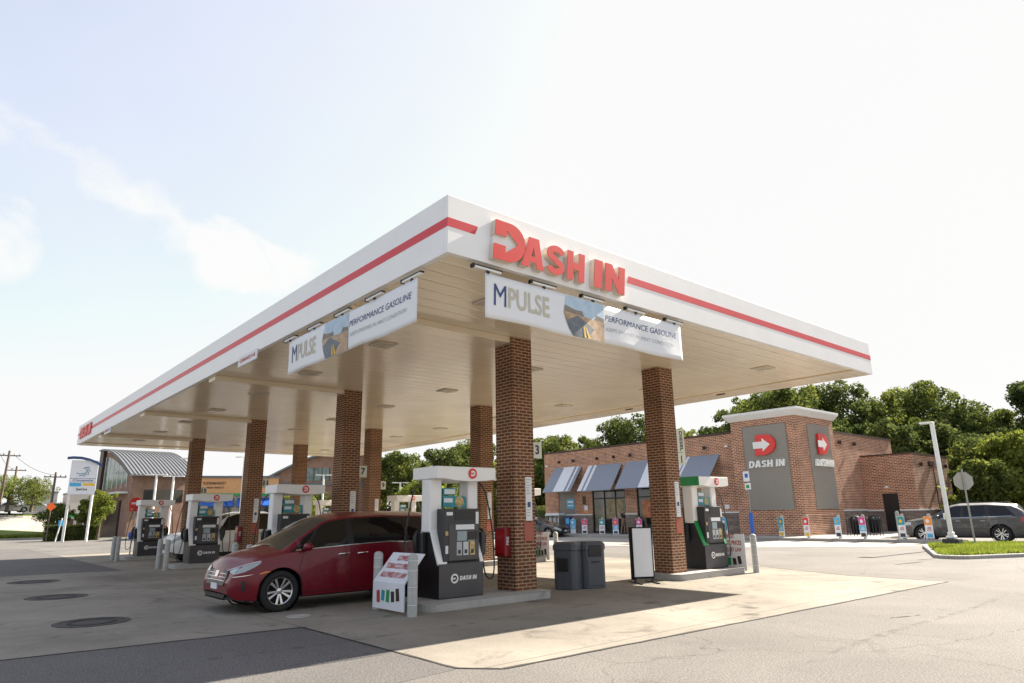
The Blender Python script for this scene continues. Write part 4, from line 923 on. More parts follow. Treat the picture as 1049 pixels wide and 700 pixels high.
def van_paint(x, y, z, reg):
    if reg == 'roof':
        if 1.02-SH < x < 1.98-SH and z > interp(x, VB) and y < interp(x, VYR)-.06: return 'windscreen'
        if x > 4.86-SH and y < .62 and z > 1.10: return 'rear_window'
    if reg == 'side':
        if x > 4.9-SH and .85 < z < 1.2: return 'taillight'
    return None
VB = [(0, .52), (.10, .70), (.25, .80), (.6, .89), (1.0, .985), (1.5, 1.03), (2.4, 1.08), (3.2, 1.11), (3.7, 1.10), (4.2, 1.12), (5.2, 1.14)]
VR = [(0, .525), (.10, .73), (.22, .84), (.6, .93), (1.0, 1.02), (1.25, 1.17), (1.9, 1.54), (2.3, 1.60), (3.2, 1.635), (4.3, 1.60), (4.8, 1.52), (5.05, 1.20), (5.2, 1.15)]
VT = [(0, .56), (.05, .72), (.12, .85), (.25, .92), (.6, 1.01), (1.0, 1.10), (1.12, 1.13), (1.5, 1.38), (1.95, 1.63), (2.3, 1.70), (3.2, 1.735), (4.2, 1.715), (4.85, 1.65), (4.98, 1.56), (5.12, 1.24), (5.2, 1.17)]
VYR = [(0, .60), (.6, .78), (1.0, .84), (1.3, .80), (1.9, .70), (2.5, .68), (4.5, .66), (5.2, .70)]
SH = .17
def shf(x): return x-SH if x >= .6 else x*(.6-SH)/.6
VB, VR, VT, VYR = [[(shf(x), z+(.02 if .1 < x < .9 and q_ < 3 else 0)) for x, z in pts] for q_, pts in enumerate((VB, VR, VT, VYR))]
def van_extra(t, rib0, sy):
    def rib(nm, pts, *a, **k): rib0(nm, [(x-SH, z) for x, z in pts], *a, **k)
    rib('belt_trim', [(1.25, 1.035), (2.4, 1.095), (3.2, 1.125), (3.62, 1.105), (4.3, 1.14), (4.9, 1.155)], .018, 'chrome', off=.012)
    rib('door_seam', [(1.40, .98), (1.32, .70), (1.40, .32)], .010, 'black'); rib('door_seam', [(2.36, 1.08), (2.36, .30), (1.42, .30)], .010, 'black'); rib('door_seam', [(3.64, 1.10), (3.66, .75), (3.55, .45), (3.50, .30), (2.38, .30)], .010, 'black')
    rib('track_groove', [(3.66, .93), (4.75, .96)], .012, 'black')
    for s in (-1, 1):
        for x0 in (2.10-SH, 2.50-SH):
            b = MB(); y = sy(x0, .93); b.tube([(x0, s*(y-.01), .925), (x0+.02, s*(y+.035), .935), (x0+.19, s*(y+.035), .94), (x0+.21, s*(y-.01), .94)], .016, 8); b.build('door_handle', 'chrome', t)
        y = sy(1.45-SH, 1.05)
        b = MB(); b.tube([(1.48-SH, s*(y-.06), 1.03), (1.46-SH, s*(y+.04), 1.06)], .03, 8)
        b.lathe([(0, -.11), (.07, -.10), (.095, -.04), (.095, .04), (.07, .09), (0, .10)], 16, Matrix.Translation((1.43-SH, s*(y+.13), 1.09)) @ Matrix.Rotation(R(90), 4, 'X') @ Matrix.Diagonal((.85, .75, 1.05, 1))); b.build('door_mirror', 'vanpaint', t)
    # grille, badge, plate, bumper intake
    b = MB()
    for i in range(4): b.tube([(-.005-.005*i+.02, y_, .52+i*.055) for y_ in (-.42, 0, .42)], .009, 6)
    g_ = None
    TG = Matrix.Translation((.0, 0, .50)) @ Matrix.Rotation(R(17), 4, 'Y') @ Matrix.Translation((0, 0, -.50))
    q = MB(); q.prism([(-.46, .47), (.46, .47), (.52, .62), (.48, .74), (-.48, .74), (-.52, .62)], -.012, .05, 'x', TG); g_ = q.build('grille', 'black', t)
    b = MB()
    for i in range(3): b.box(-.02, -.46, .545+i*.06, -.012, .46, .553+i*.06, TG)
    b.build('grille_bar', 'chrome', g_)
    q = MB(); q.prism([(-.07, .60), (.07, .60), (.085, .71), (-.085, .71)], -.03, -.018, 'x', TG); q.build('badge', 'chrome', g_)
    q = MB(); q.box(-.025, -.16, .40, -.003, .16, .50); q.build('number_plate', 'paper', t)
    q = MB(); q.prism([(-.50, .26), (.50, .26), (.54, .33), (-.54, .33)], -.002, .05, 'x'); q.build('intake', 'black', t)
    q = MB(); q.box(-.03, -.6, .225, .05, .6, .245); q.build('bumper_lip', 'chrome', t)
    for s in (-1, 1):       # chrome eyebrow
        pts = [(.04, .3, .72), (.07, .66, .735), (.19, .80, .817), (.32, .93, .856), (.46, .965, .878)]
        q = MB(); q.tube([(p[0], s*(min(sy(p[0], p[2]-.02), p[1]+.3)+.004), p[2]) for p in pts], .008, 6); q.build('eyebrow_trim', 'chrome', t)
    q = MB(); q.tube([(1.75-SH, -.2, 1.59), (1.3-SH, -.25, 1.28)], .004, 5); q.build('wiper', 'black', t)
vspec = dict(L=5.2-SH, HW=.985, top=VT, rail=VR, belt=VB, yrail=VYR, low=[(0, .34), (.1, .25), (.4, .22), (1.3, .24), (3.8, .24), (4.7, .26), (5.2-SH, .34)], r=.35, wx=(1.0-SH, 4.0-SH), paint=van_paint,
             mats=dict(body='vanpaint', window='glass', windscreen='glass_light', rear_window='glass', headlight='lens', taillight='tail', trim='black', side_marker='amber'), extra=van_extra,
             windows=tuple(tuple(v_-SH for v_ in w_) for w_ in ((1.14, 1.30, 1.44, 1.66), (1.40, 2.30, 1.76, 2.31), (2.42, 3.60, 2.43, 3.58), (3.68, 4.90, 3.66, 4.66))),
             patches=(('headlight', 'lens', [(.07, .665), (.22, .71), (.38, .79), (.46, .845)], [(.07, .73), (.19, .81), (.32, .85), (.46, .872)]),
                      ('side_marker', 'amber', [(.44, .655), (.61, .69)], [(.44, .675), (.54, .705), (.61, .70)]),
                      ('fog_surround', 'black', [(.17, .40), (.23, .38)], [(.17, .56), (.23, .55)]), ('reflector_line', 'chrome', [(.05, .62), (.22, .64), (.34, .66)], [(.05, .628), (.22, .648), (.34, .662)])))
car('minivan', 'dark red minivan parked nose left beside the nearest pump', 'car', (-1.16+SH+.02, 5.85, .004), 0, vspec)

def suv_profile(kind):
    if kind == 'suv':
        B = [(0, .78), (.2, .95), (1.2, 1.06), (2, 1.10), (4, 1.15), (5.1, 1.17)]
        Rr = [(0, .785), (.2, .98), (1.3, 1.12), (1.95, 1.55), (2.4, 1.66), (3.6, 1.68), (4.6, 1.60), (4.95, 1.35), (5.1, 1.18)]
        T = [(0, .85), (.15, 1.0), (1.2, 1.19), (1.35, 1.22), (2.1, 1.70), (2.5, 1.77), (3.8, 1.78), (4.75, 1.70), (4.95, 1.45), (5.1, 1.22)]
        YR = [(0, .65), (.6, .82), (1.2, .86), (2, .70), (4.6, .68), (5.1, .72)]
        wins = ((1.62, 2.52, 1.95, 2.55), (2.66, 3.52, 2.68, 3.50), (3.66, 4.62, 3.66, 4.30)); ws = (1.28, 2.12); rw = 4.72; L = 5.1; wx = (.95, 4.0); r = .39
        low = [(0, .38), (.3, .28), (4.6, .30), (5.1, .42)]; HW = .96
    elif kind == 'sedan':
        B = [(0, .60), (.2, .70), (1.2, .84), (2, .90), (4, .96), (4.8, .94)]
        Rr = [(0, .605), (.2, .73), (1.3, .92), (2.0, 1.25), (2.4, 1.34), (3.0, 1.34), (3.6, 1.22), (4.2, 1.01), (4.8, .95)]
        T = [(0, .66), (.15, .76), (1.2, .96), (1.35, 1.0), (2.1, 1.39), (2.5, 1.44), (3.1, 1.43), (3.6, 1.33), (4.25, 1.08), (4.7, 1.05), (4.8, .98)]
        YR = [(0, .60), (.6, .76), (1.2, .80), (2, .62), (3.4, .60), (4.3, .74), (4.8, .72)]
        wins = ((1.62, 2.50, 2.0, 2.52), (2.60, 3.62, 2.62, 3.40)); ws = (1.3, 2.1); rw = 9; L = 4.8; wx = (.92, 3.72); r = .33
        low = [(0, .30), (.3, .22), (4.4, .24), (4.8, .36)]; HW = .91
    else:
        B = [(0, .86), (.2, 1.04), (1.2, 1.12), (2, 1.18), (4.0, 1.20), (5.8, 1.22)]
        Rr = [(0, .865), (.2, 1.06), (1.35, 1.18), (2.0, 1.70), (2.4, 1.84), (3.9, 1.84), (4.05, 1.24), (4.2, 1.225), (5.8, 1.225)]
        T = [(0, .95), (.15, 1.1), (1.2, 1.24), (1.4, 1.28), (2.1, 1.84), (2.5, 1.92), (3.8, 1.92), (4.05, 1.28), (4.2, 1.24), (5.8, 1.24)]
        YR = [(0, .70), (.6, .86), (1.2, .9), (2, .74), (3.9, .72), (4.1, .9), (5.8, .95)]
        wins = ((1.62, 2.60, 2.05, 2.62), (2.74, 3.78, 2.76, 3.74)); ws = (1.3, 2.15); rw = 9; L = 5.8; wx = (1.0, 4.6); r = .40
        low = [(0, .45), (.3, .36), (5.4, .4), (5.8, .5)]; HW = 1.0
    def paint(x, y, z, reg):
        if reg == 'roof':
            if ws[0] < x < ws[1] and y < interp(x, YR)-.06: return 'windscreen'
            if rw < x < L-.05 and y < .6: return 'rear_window'
            if kind == 'sedan' and 3.45 < x < 4.2 and y < .52: return 'rear_window'
        if reg == 'side':
            if x < .42 and interp(x, B)-.18 < z < interp(x, B)-.04 and y > .5: return 'headlight'
            if x > L-.28 and interp(x, B)-.24 < z < interp(x, B)-.03: return 'taillight'
        return None
    def extra(t, rib, sy):
        bz = interp(2, B)
        for xx in (1.50, 2.60, 3.58 if kind != 'pickup' else 3.86): rib('door_seam', [(xx, bz-.02), (xx-.02, .36)], .010, 'black')
        if kind != 'pickup': rib('belt_trim', [(1.55, bz-.01), (wins[-1][1]-.1, interp(wins[-1][1], B)+.015)], .014, 'chrome' if kind == 'suv' else 'black', off=.01)
        for s in (-1, 1):
            for x0 in (2.30, 3.28):
                y = sy(x0, bz-.14); b = MB(); b.tube([(x0, s*(y-.01), bz-.14), (x0+.02, s*(y+.03), bz-.14), (x0+.17, s*(y+.03), bz-.14), (x0+.19, s*(y-.01), bz-.14)], .014, 6); b.build('door_handle', 'chrome', t)
            y = sy(1.6, bz); b = MB(); b.lathe([(0, -.11), (.08, -.09), (.10, 0), (.08, .09), (0, .10)], 12, Matrix.Translation((1.62, s*(y+.10), bz+.07)) @ Matrix.Rotation(R(90), 4, 'X') @ Matrix.Diagonal((.8, .8, 1, 1))); b.build('door_mirror', 'black' if kind == 'pickup' else spec_m, t)
        q = MB(); q.box(-.012, -.45, .5, .02, .45, .5+.22*(1 if kind != 'sedan' else .6)); q.build('grille', 'black', t)
        q = MB(); q.box(-.02, -.16, .40, .0, .16, .48); q.build('number_plate', 'paper', t)
        if kind == 'suv':
            for s in (-1, 1):
                q = MB(); q.tube([(2.3, s*.62, 1.74), (2.5, s*.62, 1.80), (4.3, s*.62, 1.80), (4.5, s*.62, 1.74)], .018, 6); q.build('roof_rail', 'black', t)
    spec_m = {'suv': 'greypaint', 'sedan': 'blackpaint', 'pickup': 'whitepaint'}[kind]
    return dict(L=L, HW=HW, top=T, rail=Rr, belt=B, yrail=YR, low=low, r=r, wx=wx, paint=paint, extra=extra, windows=wins,
                mats=dict(body=spec_m, window='glass', windscreen='glass_light', rear_window='glass', headlight='lens', taillight='tail', trim='black', side_marker='amber'))
sv = suv_profile('suv')
# near side wheels run from (32.1, 2.1) to (31.5, 5.1)
car('suv', 'dark grey suv parked by the brick store behind the grassy island', 'car', (32.35, 6.12, .004), R(-82), sv, step=.04)
car('sedan', 'black sedan parked by the store left end, seen between column and litter bins', 'car', (30.0, 27.9, .004), R(108), suv_profile('sedan'), step=.05)
car('pickup_truck', 'white pickup truck nose left between the two farthest left pumps', 'truck', (2.15, 22.1, .004), 0, suv_profile('pickup'), step=.05)

# ------------------------------------------------------------------ store
SX, SY = 33.7, 11.83
st = thing('convenience_store', 'long brick convenience store with corner tower, blue grey awnings and arrow logos', 'building', (SX, SY, 0))
TS = Matrix.Translation((-SX, -SY, 0))
FX = SX+.35            # main front wall set back behind the tower face
b = MB()
# front wall with openings: built from piers
def wallX(b, x0, x1, y0, y1, z0, z1, holes):
    """wall between x0..x1 running along Y with rectangular holes (ya,yb,za,zb)"""
    ys = sorted(set([y0, y1]+[h for a in holes for h in a[:2]])); 
    for ya, yb in zip(ys, ys[1:]):
        hs = sorted([h for h in holes if h[0] <= ya+1e-6 and h[1] >= yb-1e-6], key=lambda h: h[2]); z = z0
        for h in hs:
            if h[2] > z+1e-6: b.box(x0, ya, z, x1, yb, h[2], TS)
            z = h[3]
        if z < z1: b.box(x0, ya, z, x1, yb, z1, TS)
holes = [(25.6, 28.9, .15, 3.3), (20.4, 24.5, .15, 3.4), (30.75, 32.6, 1.5, 3.3)]
wallX(b, FX, FX+.3, 16.0, 34.2, .15, 6.5, holes)
b.build('front_wall', 'brick_store', st)
b = MB(); b.box(FX+.301, 33.9, .15, 48.6, 34.2, 6.5, TS); b.box(48.3, 12.11, .15, 48.6, 33.89, 6.5, TS); b.build('rear_wall', 'brick_store', st)
b = MB(); b.box(38.6, 12.1, .15, 48.6, 12.4, 6.45, TS); b.build('side_wall', 'brick_store', st)
b = MB(); b.box(FX+.3, 12.4, 6.1, 48.3, 33.9, 6.2, TS); b.build('roof', 'galv', st)
b = MB(); b.box(FX-.05, 16.0, 6.5, FX+.36, 34.26, 6.62, TS); b.box(38.6, 12.04, 6.45, 48.66, 12.46, 6.57, TS); b.box(48.25, 12.47, 6.5, 48.66, 34.26, 6.62, TS); b.box(FX+.37, 33.85, 6.5, 48.24, 34.26, 6.62, TS); b.build('coping', 'bronze', st)
# stone wainscot + cap on the main wall
for ya, yb in ((16.0, 20.4), (24.5, 25.6), (28.9, 34.2)): b = MB(); b.box(FX-.06, ya, .15, FX-.002, yb, 1.48, TS); b.build('wainscot', 'stone', st)
b = MB(); b.box(38.66, 12.03, .15, 42.7, 12.098, 1.48, TS); b.build('wainscot', 'stone', st)
for ya, yb in ((16.0, 20.4), (24.5, 25.6), (28.9, 34.2)): b = MB(); b.box(FX-.09, ya, 1.48, FX-.002, yb, 1.57, TS); b.build('wainscot_cap', 'cornice', st)
b = MB(); b.box(38.66, 12.0, 1.48, 42.7, 12.098, 1.57, TS); b.build('wainscot_cap', 'cornice', st)
# tower
tw = MB(); tw.box(SX, SY, .15, 38.65, 16.15, 7.15, TS); two = tw.build('tower', 'brick_store', st)
b = MB(); c0_, c1_ = .08, .34
b.add([(SX-c0_, SY-c0_, 7.151), (38.65+c0_, SY-c0_, 7.151), (38.65+c0_, 16.15+c0_, 7.151), (SX-c0_, 16.15+c0_, 7.151), (SX-c1_, SY-c1_, 7.48), (38.65+c1_, SY-c1_, 7.48), (38.65+c1_, 16.15+c1_, 7.48), (SX-c1_, 16.15+c1_, 7.48), (SX-c1_, SY-c1_, 7.62), (38.65+c1_, SY-c1_, 7.62), (38.65+c1_, 16.15+c1_, 7.62), (SX-c1_, 16.15+c1_, 7.62)],
      [(0, 3, 2, 1), (8, 9, 10, 11)]+[(k+i, k+(i+1) % 4, k+4+(i+1) % 4, k+4+i) for k in (0, 4) for i in range(4)], TS); b.build('cornice', 'cornice', two, bevel=.01)
b = MB(); b.box(SX-.03, SY-.03, .15, 38.66, 16.16, 1.28, TS); b.build('plinth', 'brick_store', two); 
b = MB(); b.box(SX-.06, SY-.06, 1.28, 38.66, 16.16, 1.36, TS); b.build('ledge', 'brick_store', two)
def siding(name, o3):
    mm = mat(name, (.27, .25, .22), .6, var=.03); t = mm.node_tree; L = t.links; bn = t.nodes['Principled BSDF']
    g = t.nodes.new('ShaderNodeNewGeometry'); sp = t.nodes.new('ShaderNodeSeparateXYZ'); L.new(g.outputs['Position'], sp.inputs[0])
    mo = t.nodes.new('ShaderNodeMath'); mo.operation = 'FRACT'; dv = t.nodes.new('ShaderNodeMath'); dv.operation = 'DIVIDE'; dv.inputs[1].default_value = .16; L.new(sp.outputs['Z'], dv.inputs[0]); L.new(dv.outputs[0], mo.inputs[0])
    bp = t.nodes.new('ShaderNodeBump'); bp.inputs['Strength'].default_value = .8; bp.inputs['Distance'].default_value = .02; L.new(mo.outputs[0], bp.inputs['Height']); L.new(bp.outputs[0], bn.inputs['Normal']); return mm
M['siding'] = siding('lap_siding', None)
b = MB(); b.box(SX-.05, 12.48, 1.62, SX-.002, 15.28, 6.72, TS); pL = b.build('siding_panel', 'siding', two)
b = MB(); b.box(35.1, SY-.05, 1.62, 38.0, SY-.002, 6.72, TS); pR = b.build('siding_panel', 'siding', two)
b = MB(); b.box(SX-.055, 12.44, 1.58, SX-.001, 12.478, 6.76, TS); b.box(SX-.055, 15.282, 1.58, SX-.001, 15.32, 6.76, TS); b.box(SX-.055, 12.479, 6.722, SX-.001, 15.281, 6.76, TS); b.build('panel_trim', 'taupe', pL)
def tower_logo(par, T_, mir=False):
    D_ = [[(p[0]*1.15*1.25+p[1]*.1*1.25-.66, p[1]*1.25) for p in [(0, 0)]+arc(.42, .5, .5, .5, -90, 90, 18)+[(0, 1)]]]
    v, f = outline_mesh(D_, .14); q = MB(); q.add([(p[0], p[1]-.60, p[2]) for p in v], f, T_ @ Matrix.Translation((0, 0, .09))); lg = q.build('logo', 'red', par)
    A_ = [[(-.62, .42), (-.62+.0, .83), (.0, .83), (.0, 1.03), (.50, .625), (.0, .22), (.0, .42)]]
    v, f = outline_mesh([[(x-.10, y) for x, y in A_[0]]], .03); q = MB(); q.add([(p[0]*1., p[1]-.60, p[2]) for p in v], f, T_ @ Matrix.Translation((0, 0, .178))); q.build('arrow', 'white_paint', lg)
    v, f = word(.42, .12); q = MB(); q.add([(p[0]*1.08, p[1]-1.12, p[2]+.08) for p in v], f, T_); q.build('lettering', 'white_paint', par)
tower_logo(pL, TS @ face_T((SX-.05, 13.86, 5.50), (-1, 0, 0)))
tower_logo(pR, TS @ face_T((36.62, SY-.05, 5.50), (0, -1, 0)))
# lower wing with a dark door
WX, WY = 42.72, 8.87
b = MB(); b.box(WX, WY, .15, WX+.3, 10.02, 5.0, TS); b.box(WX, 10.02, 2.55, WX+.3, 10.5 if False else 11.0, 5.0, TS); b.box(WX, 11.0, .15, WX+.3, 12.095, 5.0, TS)
b.box(WX+.301, WY, .15, 49.5, WY+.3, 5.0, TS); b.box(49.2, WY+.301, .15, 49.5, 12.09, 5.0, TS); b.build('wing_wall', 'brick_store', st)
b = MB(); b.box(WX+.3, WY+.3, 4.7, 49.2, 12.1, 4.78, TS); b.build('wing_roof', 'galv', st)
b = MB(); b.box(WX-.05, WY-.05, 5.0, 49.56, 12.03, 5.1, TS); b.build('wing_coping', 'bronze', st)
b = MB(); b.box(WX+.1, 10.03, .16, WX+.16, 10.99, 2.54, TS); d = b.build('service_door', 'black', st); b = MB(); b.box(WX+.06, 10.10, 1.1, WX+.099, 10.18, 1.25, TS); b.build('handle', 'galv', d)
b = MB(); b.box(WX-.05, WY-.05, .15, WX-.002, 10.02, 1.44, TS); b.box(WX-.05, 11.0, .15, WX-.002, 12.09, 1.44, TS); b.box(WX-.002, WY-.05, .15, 49.55, WY-.002, 1.44, TS); b.build('wainscot', 'stone', st)
b = MB(); b.box(WX-.08, WY-.08, 1.44, WX-.002, 10.02, 1.53, TS); b.box(WX-.08, 11.0, 1.44, WX-.002, 12.09, 1.53, TS); b.box(WX-.002, WY-.08, 1.44, 49.58, WY-.002, 1.53, TS); b.build('wainscot_cap', 'cornice', st)
b = MB(); b.box(46.0, WY-.12, .15, 46.12, WY-.09, 4.35, TS); b.box(45.5, WY-.14, 4.35, 46.3, WY-.003, 4.6, TS); b.build('downspout', 'bronze', st)
def wall_light(x, y, z, nrm):
    T_ = TS @ face_T((x, y, z), nrm); b = MB(); b.lathe([(.10, -.12), (.10, .10), (0, .10)], 14, T_ @ Matrix.Translation((0, 0, .16)) @ Matrix.Rotation(R(90), 4, 'X')); b.box(-.03, -.02, 0, .03, .02, .1, T_); b.build('wall_light', 'bronze', st)
for y in (32.3, 30.7, 28.1, 26.4, 24.8, 22.6, 18.4): wall_light(FX-.002, y, 5.72, (-1, 0, 0))
for x in (39.7, 41.9): wall_light(x, 12.098, 5.85, (0, -1, 0))
for x in (43.8, 48.4): wall_light(x, WY-.002, 4.35, (0, -1, 0))
def camera_pod(x, y, z, nrm):
    b = MB(); b.box(-.10, -.06, 0, .10, .06, .16, TS @ face_T((x, y, z), nrm)); b.build('security_camera', 'white_paint', st, bevel=.02)
camera_pod(FX-.002, 16.75, 5.7, (-1, 0, 0)); camera_pod(WX-.002, 10.6, 2.95, (-1, 0, 0)); camera_pod(FX-.002, 33.8, 5.5, (-1, 0, 0))
# awnings
for i, (t0, t1, b0, b1, zt_, zb_, px0, stripes) in enumerate(((32.95, 30.0, 33.0, 29.85, 5.28, 3.32, SX-1.1, (.38, .76, .84, .90)), (28.9, 25.8, 29.1, 25.7, 5.25, 3.28, SX-1.1, (0., .12, .18, .26)), (25.3, 21.9, 25.3, 21.9, 5.28, 3.32, SX-1.1, (.62, .9, .93, 1.)), (20.2, 17.5, 20.25, 17.35, 5.25, 3.74, SX-1.1, (0., .1, .14, .2)))):
    a = MB(); yl, yr_2, xl = max(t0, b0), min(t1, b1), px0
    Y0, Y1 = yl, yr_2
    a.add([(FX-.004, Y0, zt_), (FX-.004, Y1, zt_), (xl, Y1, zb_), (xl, Y0, zb_), (FX-.004, Y0, zt_-.06), (FX-.004, Y1, zt_-.06), (xl+.02, Y1, zb_-.05), (xl+.02, Y0, zb_-.05)],
          [(0, 1, 2, 3), (4, 7, 6, 5), (0, 3, 7, 4), (1, 5, 6, 2), (2, 6, 7, 3), (0, 4, 5, 1)], TS)
    ao = a.build('awning', 'awning', st); ao['label'] = ('first awning from the left, with a broad white stripe', 'second awning from the left, narrow white stripes at its left', 'awning partly behind the DIESEL column', 'awning above the diesel pump')[i]
    for sA, sB in (stripes[:2], stripes[2:]):
        if sB <= sA: continue
        ya, yb = Y0+(Y1-Y0)*sA, Y0+(Y1-Y0)*sB; e = .006
        q = MB(); q.add([(FX-.004-e, ya, zt_+.002), (FX-.004-e, yb, zt_+.002), (xl-e, yb, zb_), (xl-e, ya, zb_)], [(0, 1, 2, 3)], TS); q.build('stripe', 'awn_white', ao)
    q = MB(); q.tube([(FX, Y1+.05, zb_+.1), (xl+.05, Y1+.05, zb_), (FX, Y1+.05, zt_-.1)], .02, 6, T=TS); q.build('support_frame', 'galv', ao); q = MB(); q.tube([(FX, Y0-.05, zb_+.1), (xl+.05, Y0-.05, zb_)], .02, 6, T=TS); q.build('support_frame', 'galv', ao)
# windows and doors
def glazing(y0, y1, z1, mull, doors=()):
    b = MB(); b.box(FX+.10, y0, .15, FX+.14, y1, z1, TS); g_ = b.build('window', 'shopglass', st)
    q = MB()
    for y in mull: q.box(FX+.05, y-.04, .15, FX+.099, y+.04, z1, TS)
    q.box(FX+.05, y0, z1-.1, FX+.098, y1, z1, TS); q.box(FX+.05, y0, 2.65, FX+.098, y1, 2.75, TS); q.box(FX+.05, y0, .15, FX+.098, y1, .30, TS); q.build('frame', 'black', g_)
    return g_
g1 = glazing(25.6, 28.9, 3.3, (25.64, 26.6, 27.7, 28.86)); g2 = glazing(20.4, 24.5, 3.4, (20.44, 21.8, 23.1, 24.46))
M['interior'] = mat('lit_shelves', (.30, .24, .15), .8, var=.5, vscale=5)
b = MB(); b.box(FX+.085, 25.9, 1.2, FX+.0995, 27.5, 2.6, TS); b.build('painted_reflection', 'interior', g1)  # flat panel on the glass, reflection and lit shelves put into its colour
b = MB(); b.box(FX+.085, 23.25, 1.25, FX+.0995, 24.1, 2.5, TS); b.box(FX+.085, 22.0, 1.1, FX+.0995, 22.9, 2.5, TS); b.build('window_poster', mat('warm_poster', (.42, .16, .08), .7, var=.6, vscale=4), g2)
b = MB(); b.box(FX+.05, 30.75, 1.5, FX+.10, 32.6, 3.3, TS); tp = b.build('wall_panel', 'taupe', st)
b = MB(); b.box(FX+.02, 30.9, 2.0, FX+.049, 31.7, 2.75, TS); nb = b.build('notice', 'skyblue', tp); b = MB(); b.box(FX+.015, 31.0, 2.2, FX+.0195, 31.6, 2.28, TS); b.box(FX+.015, 31.0, 2.45, FX+.0195, 31.6, 2.6, TS); b.build('caption', 'paper', nb)
b = MB(); b.box(FX-.06, 29.6, 2.3, FX-.002, 29.9, 2.9, TS); b.build('wall_sconce', 'bronze', st)
b = MB(); b.box(FX-.03, 29.4, 1.85, FX-.002, 29.75, 2.2, TS); b.build('notice', 'paper', st); b = MB(); b.box(FX-.03, 29.4, 1.62, FX-.002, 29.75, 1.8, TS); b.build('notice', 'orange', st)
b = MB(); b.box(FX-.03, 17.0, 1.75, FX-.002, 17.3, 2.0, TS); b.build('notice', 'paper', st)

# ice/propane cages, newspaper box, bins, rack
def cage(lab, x, y, w, h, cat, m_='galv', top='paper'):
    t = thing('gas_cylinder_cage' if cat == 'cage' else 'vending_box', lab, cat, (x, y, .15))
    b = MB()
    for i in range(7): xx = -w/2+w*i/6; b.box(-.35, xx-.012, 0, -.33, xx+.012, h)
    for z in (.03, h/2, h-.03): b.box(-.352, -w/2, z-.015, -.328, w/2, z+.015)
    b.box(.3, -w/2, 0, .33, w/2, h); b.box(-.328, -w/2, 0, .3, -w/2+.02, h); b.box(-.328, w/2-.02, 0, .3, w/2, h); b.build('cage', m_, t)
    b = MB()
    for r in range(2):
        for c_ in range(3): T_ = Matrix.Translation((-.02, -w/3+c_*w/3, .1+r*h/2)); b.lathe([(.0, 0), (.14, .02), (.15, .1), (.15, .36), (.09, .44), (.04, .46), (.04, .55), (0, .55)], 14, T_)
    b.build('cylinder', 'cornice', t)
    b = MB(); b.box(-.34, -w/2, h+.002, .33, w/2, h+.18); b.build('header', top, t); return t
cage('propane cylinder cage by the store left corner behind the black sedan', 33.3, 32.3, 1.5, 1.35, 'cage')
t = thing('vending_box', 'dark newspaper box beside the propane cage behind the sedan', 'box', (33.2, 30.6, .15))
b = MB(); b.box(-.25, -.25, .35, .25, .25, 1.25); b.build('case', 'navy', t, bevel=.03); b = MB(); b.box(-.02, -.02, 0, .02, .02, .35); b.box(-.2, -.2, 0, .2, .2, .03); b.build('pedestal', 'black', t); b = MB(); b.box(-.256, -.18, .7, -.251, .18, 1.1); b.build('front_window', 'skyblue', t)
t = thing('bike_rack', 'black bar bicycle rack by the tower right corner', 'bike rack', (34.3, 9.0, .15), R(-40))
for i in range(6):
    b = MB(); x = (i-2.5)*.36; b.tube([(x, 0, 0), (x, 0, .85), (x+.03, 0, .93), (x+.1, 0, .95), (x+.15, 0, .9), (x+.16, 0, .8), (x+.16, 0, 0)], .022, 8); b.build('hoop', 'black', t)
def round_bin(lab, x, y):
    t = thing('waste_barrel', lab, 'litter bin', (x, y, .15), 0, 'black barrels by the store wall'); b = MB()
    b.lathe([(0, 0), (.30, 0), (.34, .75), (.36, .78)], 20); b.build('barrel', 'black', t); b = MB(); b.lathe([(.37, .78), (.37, .84), (.28, 1.0), (.12, 1.06), (0, 1.06)], 20); b.build('lid', 'dark', t)
round_bin('black barrel bin right of the bicycle rack', 37.3, 10.6); round_bin('black barrel bin left of the wing wall, behind the pink poster bollard', 39.9, 10.6)
round_bin('black barrel bin under the store window, right of the person', 33.1, 23.6)

# bollards with advertising sleeves
ads = [(28.0, 'skyblue', 'skyblue', 'paper', 'light blue poster bollard beside the black sedan bonnet'), (26.85, 'magenta', 'paper', 'dark', 'pink and white poster bollard left of the shop door'),
       (25.18, 'teal', 'paper', 'dark', 'teal topped poster bollard in front of the shop door'), (23.94, 'magenta', 'skyblue', 'navy', 'pink and blue poster bollard left of the walking person'),
       (21.9, 'magenta', 'paper', 'paper', 'pink poster bollard behind the blank message board'), (20.6, 'green', 'paper', 'blue', 'green and blue poster bollard beside the DIESEL column'),
       (15.55, 'skyblue', 'teal', 'tan_print', 'blue poster bollard behind the diesel pump hoses'), (11.9, 'teal', 'teal', 'yellow', 'teal poster bollard with yellow foot before the tower left face'),
       (10.47, 'red', 'paper', 'yellow', 'red and yellow poster bollard at the tower corner'), (8.8, 'skyblue', 'paper', 'dark', 'blue topped poster bollard in front of the bicycle rack'),
       (7.56, 'magenta', 'skyblue', 'bronze', 'pink and blue poster bollard right of the bicycle rack'), (5.73, 'teal', 'paper', 'dark', 'teal and white poster bollard before the wing door'),
       (4.5, 'orange', 'paper', 'skyblue', 'orange and white poster bollard in front of the suv bonnet')]
